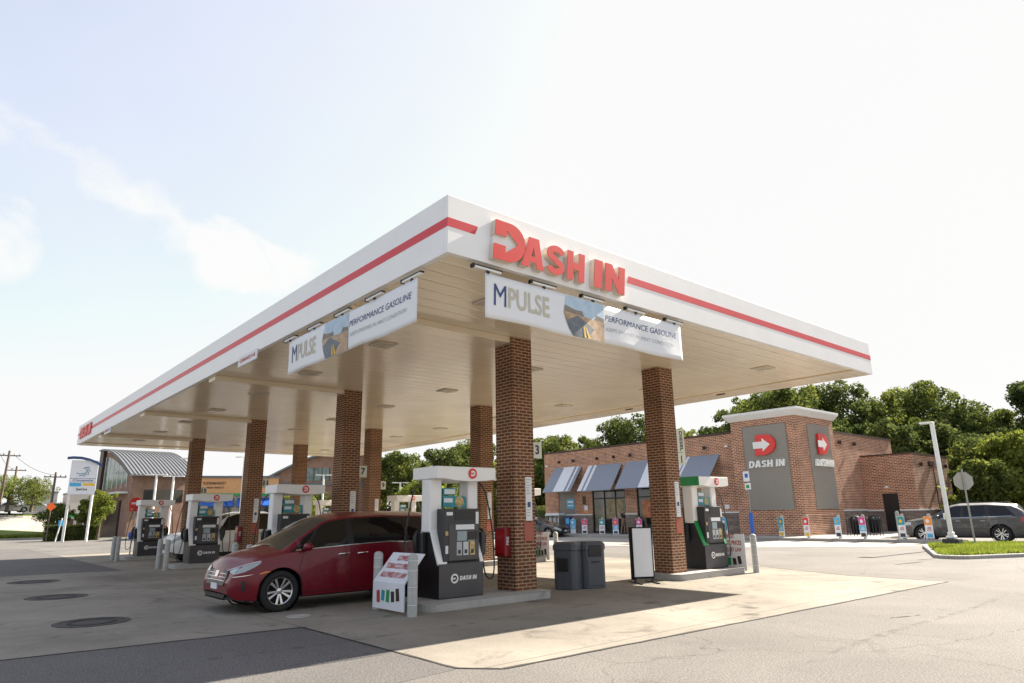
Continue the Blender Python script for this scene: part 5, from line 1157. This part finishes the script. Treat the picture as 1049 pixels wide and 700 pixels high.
for i, (y, ca, cb, cc, lab) in enumerate(ads):
    t = thing('poster_bollard', lab, 'bollard', (30.95 if y > 5 else 30.8, y, .15), R(-20 if y < 12 else 25), 'advertising bollards along the store kerb')
    b = MB(); b.lathe([(.08, 0), (.08, 1.12), (.05, 1.17), (0, 1.18)], 14); b.build('post', 'kerb', t)
    b = MB(); b.box(-.10, -.20, .06, -.085, .20, 1.05); b.build('sleeve', 'paper', t)
    b = MB(); b.box(-.104, -.19, .66, -.1005, .19, 1.04); b.build('top_picture', ca, t)
    b = MB(); b.box(-.104, -.18, .36, -.1005, .18, .64); b.build('middle_picture', cb if cb != 'paper' else 'pale_ink', t) if cb != 'paper' else None
    q = MB(); q.box(-.104, -.14, .10, -.1005, .14, .27); q.build('foot_picture', cc, t)
    q = MB(); q.lathe([(0, 0), (.09, 0), (.09, .003), (0, .003)], 14, face_T((-.1045, .02, .84), (-1, 0, 0)), False); q.build('badge', ('paper', 'tan_print', 'paper', 'yellow')[i % 4], t)
    q = MB()
    for r in range(3): q.box(-.1045, -.12, .42+r*.06, -.1042, .12-.03*r, .45+r*.06)
    q.build('print_line', 'red_ink' if cb == 'paper' else 'paper', t)
bb = MB(); bb.lathe([(.09, 0), (.09, 1.25), (.05, 1.3), (0, 1.31)], 14); tag(bb.build('bollard', 'kerb', loc=(33.6, 6.9, .15)), 'plain pale concrete bollard beside the wing door', 'bollard')
# accessible parking sign in a blue sleeve
t = thing('parking_sign', 'accessible parking sign on a thin post with blue foot, left of the tower', 'sign', (29.6, 12.95, 0))
b = MB(); b.lathe([(.11, 0), (.11, 1.45), (.06, 1.5), (0, 1.5)], 14); b.build('sleeve', 'blue', t); b = MB(); b.tube([(0, 0, 1.4), (0, 0, 3.75)], .03, 8); b.build('post', 'galv', t)
b = MB(); b.box(-.05, -.16, 3.2, -.032, .20, 3.75); p_ = b.build('panel', 'paper', t); b = MB(); b.box(-.054, -.09, 3.4, -.0505, .10, 3.62); b.build('access_mark', 'blue', p_)
b = MB(); b.box(-.05, -.2, 2.75, -.032, .16, 3.1); p_ = b.build('panel', 'paper', t); b = MB(); b.box(-.054, -.12, 2.82, -.0505, .08, 3.0); b.build('access_mark', 'green', p_)

# lamp pole and stop sign on the grassy island
t = thing('lamp_pole', 'tall white square lamp pole on the grassy island, right of the store', 'street lamp', (26.4, 2.33, .13))
b = MB(); b.prism([(-.28, -.3), (.28, -.3), (.28, .3), (-.28, .3)], 0, .26, 'z'); b.build('footing', mat('dark_footing', (.06, .058, .06), .8), t, bevel=.05)
b = MB(); b.box(-.16, -.16, .262, .16, .16, .36); b.box(-.11, -.11, .36, .11, .11, .5); b.build('base_cover', 'white_paint', t, bevel=.03)
b = MB(); b.box(-.07, -.07, .5, .07, .07, 4.90); b.build('pole', 'white_paint', t, bevel=.01); b = MB(); b.box(-.12, .09, 1.0, .10, .14, 1.25); b.build('access_box', 'white_paint', t)
b = MB(); b.box(-.16, -.06, 4.89, .18, .44, 4.96); b.build('lamp_head', 'white_paint', t, bevel=.02)
t = thing('stop_sign', 'octagonal stop sign seen from its bare back, on a leaning steel post', 'sign', (26.78, 1.66, .13))
b = MB(); b.tube([(0, 0, 0), (.0, .0, 2.98)], .035, 8); b.build('post', 'galv', t); b = MB(); oc = [(.38*math.cos(R(22.5+45*i)), 2.50+.38*math.sin(R(22.5+45*i))) for i in range(8)]
b.prism(oc, .0, .006, 'x', Matrix.Rotation(R(35), 4, 'Z') @ Matrix.Translation((.04, 0, 0))); b.build('panel', 'signback', t); b = MB(); b.tube([(0, 0, 0), (0, 0, .12)], .06, 8); b.build('foot', 'galv', t)

# ------------------------------------------------------------------ person by the store door
def skin_obj(name, verts, edges, radii, m_, parent=None, sub=1, root=0):
    me = bpy.data.meshes.new(name); me.from_pydata(verts, edges, []); o = bpy.data.objects.new(name, me); COL.objects.link(o)
    md = o.modifiers.new('skin', 'SKIN'); md.use_smooth_shade = True
    for i, r_ in enumerate(radii): me.skin_vertices[0].data[i].radius = (r_, r_) if not isinstance(r_, tuple) else r_
    me.skin_vertices[0].data[root].use_root = True
    sb = o.modifiers.new('sub', 'SUBSURF'); sb.levels = sub; sb.render_levels = sub
    bpy.context.view_layer.update(); ev = o.evaluated_get(bpy.context.evaluated_depsgraph_get()); m2 = bpy.data.meshes.new_from_object(ev)
    o.modifiers.clear(); o.data = m2; m2.materials.clear(); m2.materials.append(M[m_]); 
    if parent: o.parent = parent
    return o
ps = thing('person', 'person in dark shirt and khaki shorts standing by the shop door', 'person', (32.7, 24.75, .15), R(200))
bv = [(0, 0, .92), (0, 0, 1.15), (0, 0, 1.38), (0, 0, 1.50), (0, .01, 1.58), (0, .02, 1.68),
      (-.10, 0, .86), (-.11, .04, .48), (-.12, .0, .09), (-.12, .12, .04), (.10, 0, .86), (.13, -.08, .48), (.14, -.16, .09), (.14, -.04, .04),
      (-.19, 0, 1.40), (-.24, -.03, 1.14), (-.22, .12, .92), (-.21, .18, .84), (.19, 0, 1.40), (.24, -.05, 1.14), (.23, .04, .90), (.22, .09, .82)]
be = [(0, 1), (1, 2), (2, 3), (3, 4), (4, 5), (0, 6), (6, 7), (7, 8), (8, 9), (0, 10), (10, 11), (11, 12), (12, 13), (2, 14), (14, 15), (15, 16), (16, 17), (2, 18), (18, 19), (19, 20), (20, 21)]
skin_obj('body', bv, be, [(.14, .11), (.13, .10), (.15, .11), .055, .085, .085, .08, .055, .04, .035, .08, .055, .04, .035, .06, .042, .03, .03, .06, .042, .03, .03], 'skin', ps)
skin_obj('shirt', [(0, 0, .98), (0, 0, 1.2), (0, 0, 1.40), (-.20, 0, 1.40), (-.245, -.02, 1.18), (.20, 0, 1.40), (.245, -.04, 1.18)], [(0, 1), (1, 2), (2, 3), (3, 4), (2, 5), (5, 6)], [(.165, .13), (.155, .125), (.165, .125), .075, .065, .075, .065], 'cloth_dark', ps)
skin_obj('shorts', [(0, 0, .95), (-.10, 0, .84), (-.112, .03, .52), (.10, 0, .84), (.128, -.06, .52)], [(0, 1), (1, 2), (0, 3), (3, 4)], [(.16, .13), .10, .085, .10, .085], 'cloth_tan', ps)
skin_obj('hair', [(0, -.02, 1.66), (0, -.03, 1.74)], [(0, 1)], [.09, .075], 'black', ps)
for s in (-1, 1): b = MB(); b.lathe([(.0, -.02), (.05, -.01), (.045, .05), (0, .07)], 10, Matrix.Translation((s*.13, .07 if s < 0 else -.08, .03)) @ Matrix.Diagonal((1, 2.6, 1, 1))); b.build('shoe', 'black', ps)

# ------------------------------------------------------------------ vegetation
def tree(name, lab, x, y, h, w, m_, seed, n=6000, group='trees behind the store', trunk_h=None, leaf=.2, lobes=16, low=.25, z0=0.):
    rnd = np.random.RandomState(seed); t = thing(name, lab, 'tree', (x, y, z0), 0, group)
    # lobes
    C_ = []
    for i in range(lobes):
        a = rnd.rand()*6.28; hh = low+(1-low)*(i+.5)/lobes; u = (hh-low)/(1-low); env = math.sin(math.pi*(.18+.74*u))**.7
        rr = w/2*env*(.35+.5*rnd.rand()); zz = h*hh*(.97)-w*.09
        C_.append((rr*math.cos(a), rr*math.sin(a), zz, w*(.15+.10*rnd.rand())*(1 if u < .85 else .8)))
    C_.append((0, 0, h*.62, w*.28)); C_.append((0, 0, h*.90-w*.1, w*.2))
    for i in range(lobes):
        a = rnd.rand()*6.28; e_ = rnd.uniform(-.2, 1.2); zc = h*.60; rr = w*.5*math.cos(e_)*rnd.uniform(.8, 1.12); C_.append((rr*math.cos(a), rr*math.sin(a), min(zc+(h-zc)*math.sin(e_)*rnd.uniform(.85, 1.02), h-.3), w*rnd.uniform(.045, .10)))
    C_ = np.array(C_); wts = C_[:, 3]**1.7; wts /= wts.sum(); idx = rnd.choice(len(C_), n, p=wts)
    d = rnd.normal(size=(n, 3)); d /= np.linalg.norm(d, axis=1)[:, None]; rad = C_[idx, 3]*(.62+.42*rnd.rand(n)**.6)
    P = C_[idx, :3]+d*rad[:, None]*np.array([1, 1, .82]); P += rnd.normal(size=(n, 3))*leaf*.5
    P[:, 2] = np.clip(P[:, 2], .15, None)
    nn = d+rnd.normal(size=(n, 3))*.7+np.array([0, 0, .3]); nn /= np.linalg.norm(nn, axis=1)[:, None]
    a_ = np.cross(nn, rnd.normal(size=(n, 3))); a_ /= np.linalg.norm(a_, axis=1)[:, None]; b_ = np.cross(nn, a_)
    s1 = (leaf*(.5+.8*rnd.rand(n)))[:, None]; s2 = s1*(.45+.3*rnd.rand(n))[:, None]
    V = np.stack([P-a_*s1, P-b_*s2+a_*s1*.1, P+a_*s1, P+b_*s2-a_*s1*.1], 1).reshape(-1, 3)
    me = bpy.data.meshes.new('crown'); me.vertices.add(4*n); me.vertices.foreach_set('co', V.ravel()); me.loops.add(4*n); me.loops.foreach_set('vertex_index', np.arange(4*n))
    me.polygons.add(n); me.polygons.foreach_set('loop_start', np.arange(0, 4*n, 4)); me.polygons.foreach_set('loop_total', np.full(n, 4)); me.update(); me.validate()
    me.materials.append(M[m_]); o = bpy.data.objects.new('crown', me); COL.objects.link(o); o.parent = t
    b = MB(); r_ = w*.035+.05; b.tube([(0, 0, 0), (.05, .03, h*.25), (-.03, .05, h*.5), (0, 0, h*.75)], [r_, r_*.8, r_*.55, r_*.25], 8)
    for i in range(0, lobes, 2):
        c_ = C_[i]; z_ = min(h*.6, c_[2]*.7); b.tube([(0, 0, z_), (c_[0]*.5, c_[1]*.5, (z_+c_[2])/2+.1), tuple(c_[:3])], [r_*.45, r_*.3, r_*.12], 6)
    b.build('trunk', 'bark', t); return t
TR = [(33.4, 56.9, 8.6, 6.5, 'leaf', 'mid green tree seen above the minivan roof behind the columns'),
 (28.2, 43.5, 5.0, 4.6, 'leaf_yellow', 'low yellow green tree above the pale pump behind the minivan'),
 (43.4, 62.4, 10.0, 7.5, 'leaf_dark', 'dark tree just left of the nearest pump canopy'),
 (52.4, 68.2, 12.1, 9.5, 'leaf', 'broad tree behind the nearest pump top'),
 (47.0, 53.3, 10.3, 7.5, 'leaf_dark', 'dark tree between the nearest column and the one behind it'),
 (44.5, 44.0, 10.0, 6.5, 'leaf', 'round tree above the store left corner'), (38.5, 44.5, 7.2, 5.0, 'leaf_yellow', 'bright tree left of the store beside the number 3 sign'),
 (61.2, 53.4, 11.6, 6.0, 'leaf', 'small tree top over the store roof beside the number 3 sign'),
 (56.2, 44.0, 13.0, 8.0, 'leaf_dark', 'dark dense tree top above the second awning'), (65.9, 45.2, 11.6, 6.0, 'leaf_yellow', 'pale yellow tree top beside the DIESEL sign'),
 (63, 40.0, 11.5, 6.0, 'leaf_yellow', 'pale tree top above the diesel awning'), (58.8, 32.3, 11.0, 5.2, 'leaf_dark', 'dark rounded tree left of the tower cornice'),
 (57.2, 24.6, 13.6, 10.0, 'leaf', 'big tree crown above the tower cornice under the canopy edge'), (62.0, 21.5, 14.2, 7.5, 'leaf_dark', 'dark tall crown right of the tower cornice'),
 (66.0, 27.0, 14.8, 8.5, 'leaf_dark', 'tall dark crown behind the tower cornice, between two lighter crowns'),
 (59.5, 29.2, 13.4, 7.4, 'leaf_dark', 'dark crown just above the left half of the tower cornice'),
 (64.7, 18.8, 12.6, 6.2, 'leaf', 'tree crown above the side wall of the store'), (75.6, 19.1, 15.2, 9.5, 'leaf', 'highest tree crown behind the low brick wing'),
 (71.9, 13.6, 12.2, 8.0, 'leaf_dark', 'dark crown behind the lamp pole head'), (54.5, 14.6, 8.8, 6.0, 'leaf_dark', 'vine covered dark mound of tree behind the wing roof'),
 (58.2, 11.6, 8.6, 6.5, 'leaf_dark', 'shaded tree left of the lamp pole'), (54.5, 7.4, 7.0, 5.5, 'leaf', 'leafy tree behind the stop sign'),
 (66.5, 6.3, 12.5, 7.0, 'leaf_dark', 'tall dark crown at the right edge of the picture'), (69.0, 10.5, 10.5, 6.0, 'leaf', 'mid green crown between lamp pole and the tall dark one'), (49.5, 4.6, 6.4, 5.0, 'leaf_yellow', 'bright leafy tree behind the suv roof'),
 (53.0, 1.8, 6.6, 5.5, 'leaf', 'leafy tree at the right edge behind the suv tail'), (45.4, 6.0, 4.6, 3.6, 'leaf', 'lower bright tree by the end of the brick wing'),
 (52.5, 20.0, 9.6, 8.0, 'leaf_dark', 'dark tree right behind the store roof by the side wall'), (52.5, 28.5, 9.2, 7.5, 'leaf_dark', 'dark tree low behind the store roof left of the tower')]
for i, (x, y, h, w, m_, lab) in enumerate(TR):
    tree('broadleaf_tree', lab, x, y, h, w*1.06, m_, 20+i, n=int(9000+w*1500), leaf=.105+.008*w, lobes=22, low=.12)
for i, (x, y, h, w, m_, lab) in enumerate(((2.6, 100.3, 4.7, 5.2, 'leaf_yellow', 'roadside tree near the left edge, left of the orange sign'), (5.1, 100.0, 4.5, 5.0, 'leaf', 'leafy tree right of the others at the left edge, above the parked silver cars'),
     (.4, 98.8, 3.3, 4.0, 'leaf_yellow', 'bushy young tree cut by the left edge of the picture'), (7.2, 66.0, 4.6, 2.7, 'leaf_yellow', 'small tree in front of the arched roof building'),
     (27.8, 97.6, 8.0, 6.0, 'leaf', 'far tree top above the orange shop fascia'), (20.6, 52.0, 3.9, 3.6, 'leaf_yellow', 'low bright tree between the third column and the pump'), (6.0, 86.0, 3.9, 3.2, 'leaf', 'small tree behind the pylon sign legs'),
     (9.2, 86, 4.3, 2.6, 'leaf_yellow', 'small yellow tree right of the pylon sign legs'), (25.5, 60.0, 4.6, 3.6, 'leaf', 'low tree left of the brick column with the number 7 sign'))):
    tree('broadleaf_tree', lab, x, y, h, w, m_, 70+i, z0=3.0 if i < 3 else 0., n=6500, leaf=.085, lobes=14, low=.42, group='roadside and parking lot trees')
# hedges
def hedge(lab, x0, y0, x1, y1, w, h, seed, n=2500):
    rnd = np.random.RandomState(seed); L_ = math.hypot(x1-x0, y1-y0); a = math.atan2(y1-y0, x1-x0)
    P = np.stack([rnd.rand(n)*L_, (rnd.rand(n)-.5)*w, rnd.rand(n)*h], 1); k = rnd.randint(0, 3, n)
    P[k == 0, 2] = h*(.9+.15*rnd.rand((k == 0).sum())); P[k == 1, 1] = -w/2+rnd.rand((k == 1).sum())*.12
    V = []; F = []
    for p in P:
        u = rnd.normal(size=3); u /= np.linalg.norm(u); q = np.cross(u, rnd.normal(size=3)); q /= np.linalg.norm(q); s_ = .12; i = len(V)
        V += [tuple(p-u*s_), tuple(p-q*s_*.6), tuple(p+u*s_), tuple(p+q*s_*.6)]; F.append((i, i+1, i+2, i+3))
    b = MB(); b.add(V, F); b.box(.1, -w/2+.12, 0, L_-.1, w/2-.12, h*.88); o = b.build('hedge', 'leaf_dark', loc=(x0, y0, 0)); o.rotation_euler = (0, 0, a); return tag(o, lab, 'hedge')
hedge('clipped dark hedge below the tall pylon sign', 3.3, 68.0, 7.6, 67.2, 1.2, 1.3, 3)
hedge('long dark shrub line at the foot of the trees beyond the store', 50.5, -2, 52.5, 9, 1.6, 1.6, 4)
hedge('low shrubs behind the propane cage at the store left end', 34.5, 36.0, 44, 40, 2, 2.2, 6, 3000)

# ------------------------------------------------------------------ far left: signs, buildings, poles, cars
t = thing('pylon_sign', 'tall pylon sign with blue swirl logo, blue and yellow tabs, curved dark cap', 'sign', (4.85, 61.9, 0), math.atan2(-.3, 2.0))
for s in (-1, 1): b = MB(); b.tube([(s*.85, 0, 0), (s*.85, 0, 4.2)], .11, 10); b.build('leg', 'cornice', t)
b = MB(); b.box(-1.0, -.15, 3.95, 1.0, .15, 6.85); bd = b.build('panel', 'paper', t)
cap = [(-1.35, 7.12), (-.9, 7.18), (-.3, 7.16), (.3, 7.02), (.9, 6.78), (1.35, 6.5), (1.32, 6.32), (.85, 6.6), (.3, 6.84), (-.3, 6.97), (-.9, 6.99), (-1.35, 6.94)]
b = MB(); b.prism(cap, -.3, .3, 'y'); b.build('cap', 'navy', t)
b = MB(); b.box(-.98, -.156, 5.28, .98, -.151, 5.31); b.box(-.98, -.156, 4.98, .98, -.151, 5.0); b.build('rule', 'navy', bd)
b = MB(); b.box(-.92, -.158, 4.62, -.08, -.151, 4.92); b.build('blue_tab', 'skyblue', bd); b = MB(); b.box(.02, -.158, 4.68, .92, -.151, 4.9); b.build('yellow_tab', 'yellow', bd)
for k in range(6):
    a0 = 200+k*38; b = MB(); pts = [(.52*math.cos(R(a0+i*9))*(1-.09*i)-.0, .50*math.sin(R(a0+i*9))*(1-.09*i)) for i in range(8)]
    v, f = outline_mesh([stroke(pts, .055)], .01); b.add(v, f, face_T((-.05, -.158, 5.95), (0, -1, 0))); b.build('swirl', 'navy' if k % 2 else 'teal', bd)
v, f = text_mesh('Chesapeake', .26, .004, .01, .1, width=1.5); q = MB(); q.add(v, f, face_T((0, -.156, 5.14), (0, -1, 0))); q.build('lettering', 'navy', bd)
v, f = text_mesh('EyeCare', .28, .004, .03, 0, width=.8); q = MB(); q.add(v, f, face_T((0, -.156, 4.38), (0, -1, 0))); q.build('lettering', 'bronze', bd)
# arched roof brick building
def frame_T(A, B_):
    x = Vector((B_[0]-A[0], B_[1]-A[1], 0)).normalized(); y = Vector((-x.y, x.x, 0)); mm = Matrix((x, y, Vector((0, 0, 1)))).transposed().to_4x4(); mm.translation = (A[0], A[1], 0); return mm
A, Cc = (11.5, 75.96), (21.47, 76.69)
t = thing('office_building', 'brick building with arched standing seam metal roof and tall gable window, far left', 'building'); t.matrix_world = frame_T(A, Cc); Lb = 6.6; Db = 12.5
def arch(y): return 6.75+3.3*math.sin(math.acos(max(-1, 1-y/Db)) if False else math.pi/2*min(1, y/Db))
b = MB(); b.box(.0, 0, 0, Lb, .3, 6.8); b.box(.001, .3, 0, .3, Db, 6.7); prof = [(0.3, 6.7)]+[(y, arch(y)-.15) for y in np.linspace(.3, Db, 12)]+[(Db, 6.7)]
b.prism(prof, .001, .3, 'x'); b.box(.0, Db, 0, Lb, Db+.3, 9.8); b.box(Lb-.3, .3, 0, Lb, Db, 6.7); b.build('wall', 'brick_far', t)
b = MB(); V = []; F = []; ys = np.linspace(-.8, Db+.5, 22)
for y in ys:
    z = arch(max(y, 0)) + (y*.42 if y < 0 else 0); V += [(-.5, y, z), (Lb+.3, y, z), (-.5, y, z+.14), (Lb+.3, y, z+.14)]
for i in range(len(ys)-1):
    a = i*4; F += [(a, a+4, a+5, a+1), (a+2, a+3, a+7, a+6), (a, a+2, a+6, a+4), (a+1, a+5, a+7, a+3)]
F += [(0, 1, 3, 2), (len(V)-4, len(V)-2, len(V)-1, len(V)-3)]
b.add(V, F); rf = b.build('roof', 'roofmetal', t)
b = MB()
for i in range(19):
    x = -.4+i*(Lb+.6)/18; V = []
    for y in ys: z = arch(max(y, 0))+(y*.42 if y < 0 else 0)+.14; V += [(x, y, z), (x+.07, y, z), (x, y, z+.09), (x+.07, y, z+.09)]
    b.add(V, [f_ for k in range(len(ys)-1) for f_ in ((4*k+2, 4*k+3, 4*k+7, 4*k+6), (4*k, 4*k+2, 4*k+6, 4*k+4), (4*k+1, 4*k+5, 4*k+7, 4*k+3))])
b.build('seam', 'galv', rf)
b = MB(); b.box(-.35, Db-1.1, 0, .05, Db+.4, 10.1); b.build('corner_pier', 'bronze', t)
prof = [(1.8, 5.9)]+[(y, arch(y)-.75) for y in np.linspace(1.8, Db-1.4, 8)]+[(Db-1.4, 5.2)]
b = MB(); b.prism(prof, -.04, -.002, 'x'); w_ = b.build('window', 'office_window', t)
b = MB()
for y in np.linspace(1.8, Db-1.4, 6): b.box(-.07, y-.06, 5.3, -.041, y+.06, arch(y)-.75)
b.build('mullion', 'cornice', w_)
b = MB(); b.box(-.2, 3.0, .0, -.002, 8.0, 3.9); b.build('entrance', 'bronze', t); b = MB(); b.box(1.3, -.03, 3.6, 5.4, -.002, 5.0); w_ = b.build('window', 'shopglass', t)
b = MB(); b.box(-1.0, 1.0, 4.6, -.003, Db, 4.8); b.build('belt_course', 'cornice', t)
# second arched building
t = thing('arched_building', 'brick building with curved eave behind the third pump and columns', 'building'); t.matrix_world = frame_T((22.3, 65.6), (31.0, 61.6)); 
def a2(x): return 5.7+3.0*math.sin(math.pi*min(x, 13)/13*.78)
b = MB(); b.prism([(0, 0)]+[(x, a2(x)) for x in np.linspace(0, 13, 14)]+[(13, 0)], 0, 8, 'y'); b.build('wall', 'brick_far', t)
b = MB(); b.prism([(x, a2(x)+.02) for x in np.linspace(-.6, 13.4, 16)]+[(x, a2(max(x, 0))+.25) for x in np.linspace(13.4, -.6, 16)], -.7, 8.3, 'y'); b.build('roof', 'roofmetal', t)
b = MB(); b.box(4.1, -.03, 5.6, 6.6, -.002, 7.0); w_ = b.build('window', 'office_window', t); b = MB()
for x in (4.1, 4.9, 5.75, 6.55): b.box(x, -.06, 5.6, x+.08, -.031, 7.0)
b.build('mullion', 'black', w_)
b = MB(); b.box(-.3, -.1, 5.15, 13, -.002, 5.4); b.build('belt_course', 'roofmetal', t)
# orange fascia shop with blue awning
t = thing('shop_building', 'low shop with orange fascia, green band and blue awnings beyond the pumps', 'building'); t.matrix_world = frame_T((13.4, 60.2), (25.5, 55.5)); Ls = 7.6
b = MB(); b.box(0, .3, 0, Ls, 9, 5.3); b.build('wall', 'stucco', t)
b = MB(); b.box(-.1, 0, 4.0, Ls, .298, 5.45); fa = b.build('fascia', 'orange_wall', t); b = MB(); b.box(-.2, -.1, 5.45, Ls+.1, .4, 5.65); b.build('coping', 'roofmetal', fa)
b = MB(); b.box(-.1, -.03, 3.8, Ls, -.002, 4.02); b.build('band', 'green', fa)
v, f = text_mesh('SUPERMARKET', .36, .01, .02, width=2.0); q = MB(); q.add(v, f, face_T((1.9, -.01, 4.95), (0, -1, 0))); q.build('lettering', 'bronze', fa); v, f = text_mesh('FRESH MARKET', .24, .01, .02, width=1.5); q = MB(); q.add(v, f, face_T((2.0, -.01, 4.55), (0, -1, 0))); q.build('lettering', 'bronze', fa)
for x0 in (.3, 4.0): b = MB(); b.prism([(.29, 3.6), (-1.2, 2.9), (-1.2, 2.8), (.29, 2.75)], x0, x0+3.4, 'x'); b.build('awning', 'blue', t); b = MB(); b.box(x0+.2, .22, .3, x0+3.2, .298, 2.7); b.build('window', 'shopglass', t)
# grey commercial boxes far left
for i, (x, y, w, h, m_, lab) in enumerate(((9.2, 150, 4.6, 7.2, 'cell', 'far grey block building behind the orange diamond sign'), (15.6, 150, 6.0, 7.0, 'stucco', 'far pale building with green band behind the pylon sign'), (-12, 150, 16, 6.0, 'stucco', 'far low pale building behind the left edge trees'))):
    t = thing('commercial_building', lab, 'building', (x, y, 0), 0, 'far commercial buildings'); b = MB(); b.box(0, 0, 0, w, 7, h); b.build('wall', m_, t, bevel=.02)
    b = MB(); b.box(-.1, -.1, h, w+.1, 7.1, h+.3); b.build('roof', 'roofmetal', t); b = MB(); b.box(.3, -.05, 2.6, w-.3, -.002, 3.3); b.build('sign_band', 'green' if i else 'white_paint', t)
    for k in range(int(w//1.6)): b = MB(); b.box(.4+k*1.5, -.04, .4, 1.4+k*1.5, -.002, 2.3); b.build('window', 'shopglass', t)
# utility poles and wires
def upole(lab, x, y, h, lean=0):
    t = thing('utility_pole', lab, 'utility pole', (x, y, 0), 0, 'wooden utility poles'); b = MB(); b.tube([(0, 0, 0), (lean, 0, h)], [.17, .11], 8); b.build('pole', 'wood', t)
    b = MB(); b.box(lean-1.1, -.06, h-.6, lean+1.1, .06, h-.48); b.build('crossarm', 'wood', t)
    for dx in (-1, -.5, .5, 1): b = MB(); b.lathe([(.05, 0), (.07, .08), (.04, .18), (0, .2)], 8, Matrix.Translation((lean+dx, 0, h-.48))); b.build('insulator', 'cell', t)
    return t
upole('leaning wooden utility pole at the far left edge', .9, 87.4, 9.6, .15); upole('thin wooden utility pole left of the pylon sign', 5.7, 87.0, 7.3); upole('far utility pole between the left edge and the pylon sign', 3.2, 104, 9.0)
def wire(lab, p, q, sag=.5):
    b = MB(); b.tube([tuple(Vector(p).lerp(Vector(q), i/12)-Vector((0, 0, sag*4*(i/12)*(1-i/12)))) for i in range(13)], .02, 5); tag(b.build('power_line', 'black'), lab, 'power line', 'power lines on the left')
wire('upper power line over the left trees', (.2, 87.4, 9.3), (3.0, 104, 8.7)); wire('power line leaving the left edge', (-.1, 87.4, 9.3), (-22, 84, 9.3)); wire('lower power line to the thin pole', (1.5, 87.4, 9.2), (5.7, 87, 7.0))
# T lamp posts
def tlamp(lab, x, y, h):
    t = thing('street_lamp', lab, 'street lamp', (x, y, 0), R(-20), 'white twin head parking lot lamps'); b = MB(); b.tube([(0, 0, 0), (0, 0, h)], [.10, .08], 8); b.build('pole', 'white_paint', t)
    b = MB(); b.box(-.75, -.10, h-.02, -.25, .10, h+.07); b.box(.25, -.10, h-.02, .75, .10, h+.07); b.box(-.25, -.03, h, .25, .03, h+.05); b.build('lamp_head', 'white_paint', t)
tlamp('white twin head lamp before the arched roof, left one', 8.2, 51.1, 5.1); tlamp('white twin head lamp before the arched roof, right one', 9.0, 49.3, 4.9)
tlamp('white lamp post beside the farthest left column', 8.0, 41.0, 5.6); tlamp('tall white lamp post in front of the orange fascia', 15.9, 54.1, 7.0)
tlamp('white lamp post over the minivan roof, left of the pale pump', 27.5, 46.5, 4.6); tlamp('white lamp post just left of the nearest pump', 31.5, 41.5, 4.9); tlamp('white lamp post beyond the third pump top', 23.5, 54.0, 5.6)
# small signs
t = thing('traffic_sign', 'round red and white sign on a thin post at the farthest island', 'sign', (2.88, 31.4, 0)); b = MB(); b.tube([(0, 0, 0), (0, 0, 2.2)], .03, 8); b.build('post', 'galv', t)
b = MB(); b.box(-.28, -.03, 2.1, .28, -.002, 2.36); b.lathe([(0, 0), (.30, 0), (.30, .02), (0, .02)], 20, face_T((0, -.03, 2.48), (0, -1, 0)), False); b.build('panel', 'red', t)
b = MB(); b.box(-.2, -.058, 2.44, .2, -.052, 2.54); b.box(-.2, -.036, 2.18, .2, -.031, 2.26); b.build('bar', 'paper', t)
b = MB(); b.lathe([(0, 0), (.12, 0), (.16, .3), (.1, .34), (0, .34)], 12, Matrix.Translation((-.05, -.15, .75))); b.box(-.07, -.1, .9, .03, 0, 1.15); b.build('squeegee_bucket', 'blue', t)
t = thing('diamond_sign', 'orange diamond road works sign on a post at left', 'sign', (3.3, 66.0, 0)); b = MB(); b.tube([(0, 0, 0), (0, 0, 3.0)], .05, 8); b.build('post', 'wood', t); b = MB(); b.box(-.28, -.03, -.28, .28, 0, .28, Matrix.Translation((0, -.06, 3.0)) @ Matrix.Rotation(R(45), 4, 'Y')); b.build('panel', 'fluo', t)
t = thing('real_estate_sign', 'small leaning blue and white sign right of the orange diamond sign', 'sign', (3.9, 64.5, 0)); b = MB(); b.tube([(-.1, 0, 0), (.2, 0, 2.0)], .05, 8); b.build('post', 'cornice', t); b = MB(); b.box(-.05, -.04, 1.3, .45, 0, 1.8); b.build('panel', 'skyblue', t)
# distant parked cars (own profile, one shared build, copied)
far = suv_profile('sedan'); far['mats'] = dict(far['mats'], body='silverpaint')
c0 = car('parked_car', 'pale silver car parked under the left edge trees', 'car', (.6, 104.5, 3.0), R(-8), far, 'cars parked in the far left lot', step=.12)
for x, y, rz, lab in ((8.4, 103.2, 175, 'silver car parked far behind the orange diamond sign'), (-1.0, 110.0, 172, 'silver car parked far left, at the picture edge'), (36.0, 50.0, 120, 'silver car parked far behind the columns, left of the nearest pump')):
    c1_ = copy_tree(c0); c1_.location = (x, y, 3.0 if x < 20 else 0); c1_.rotation_euler = (0, 0, R(rz)); c1_['label'] = lab
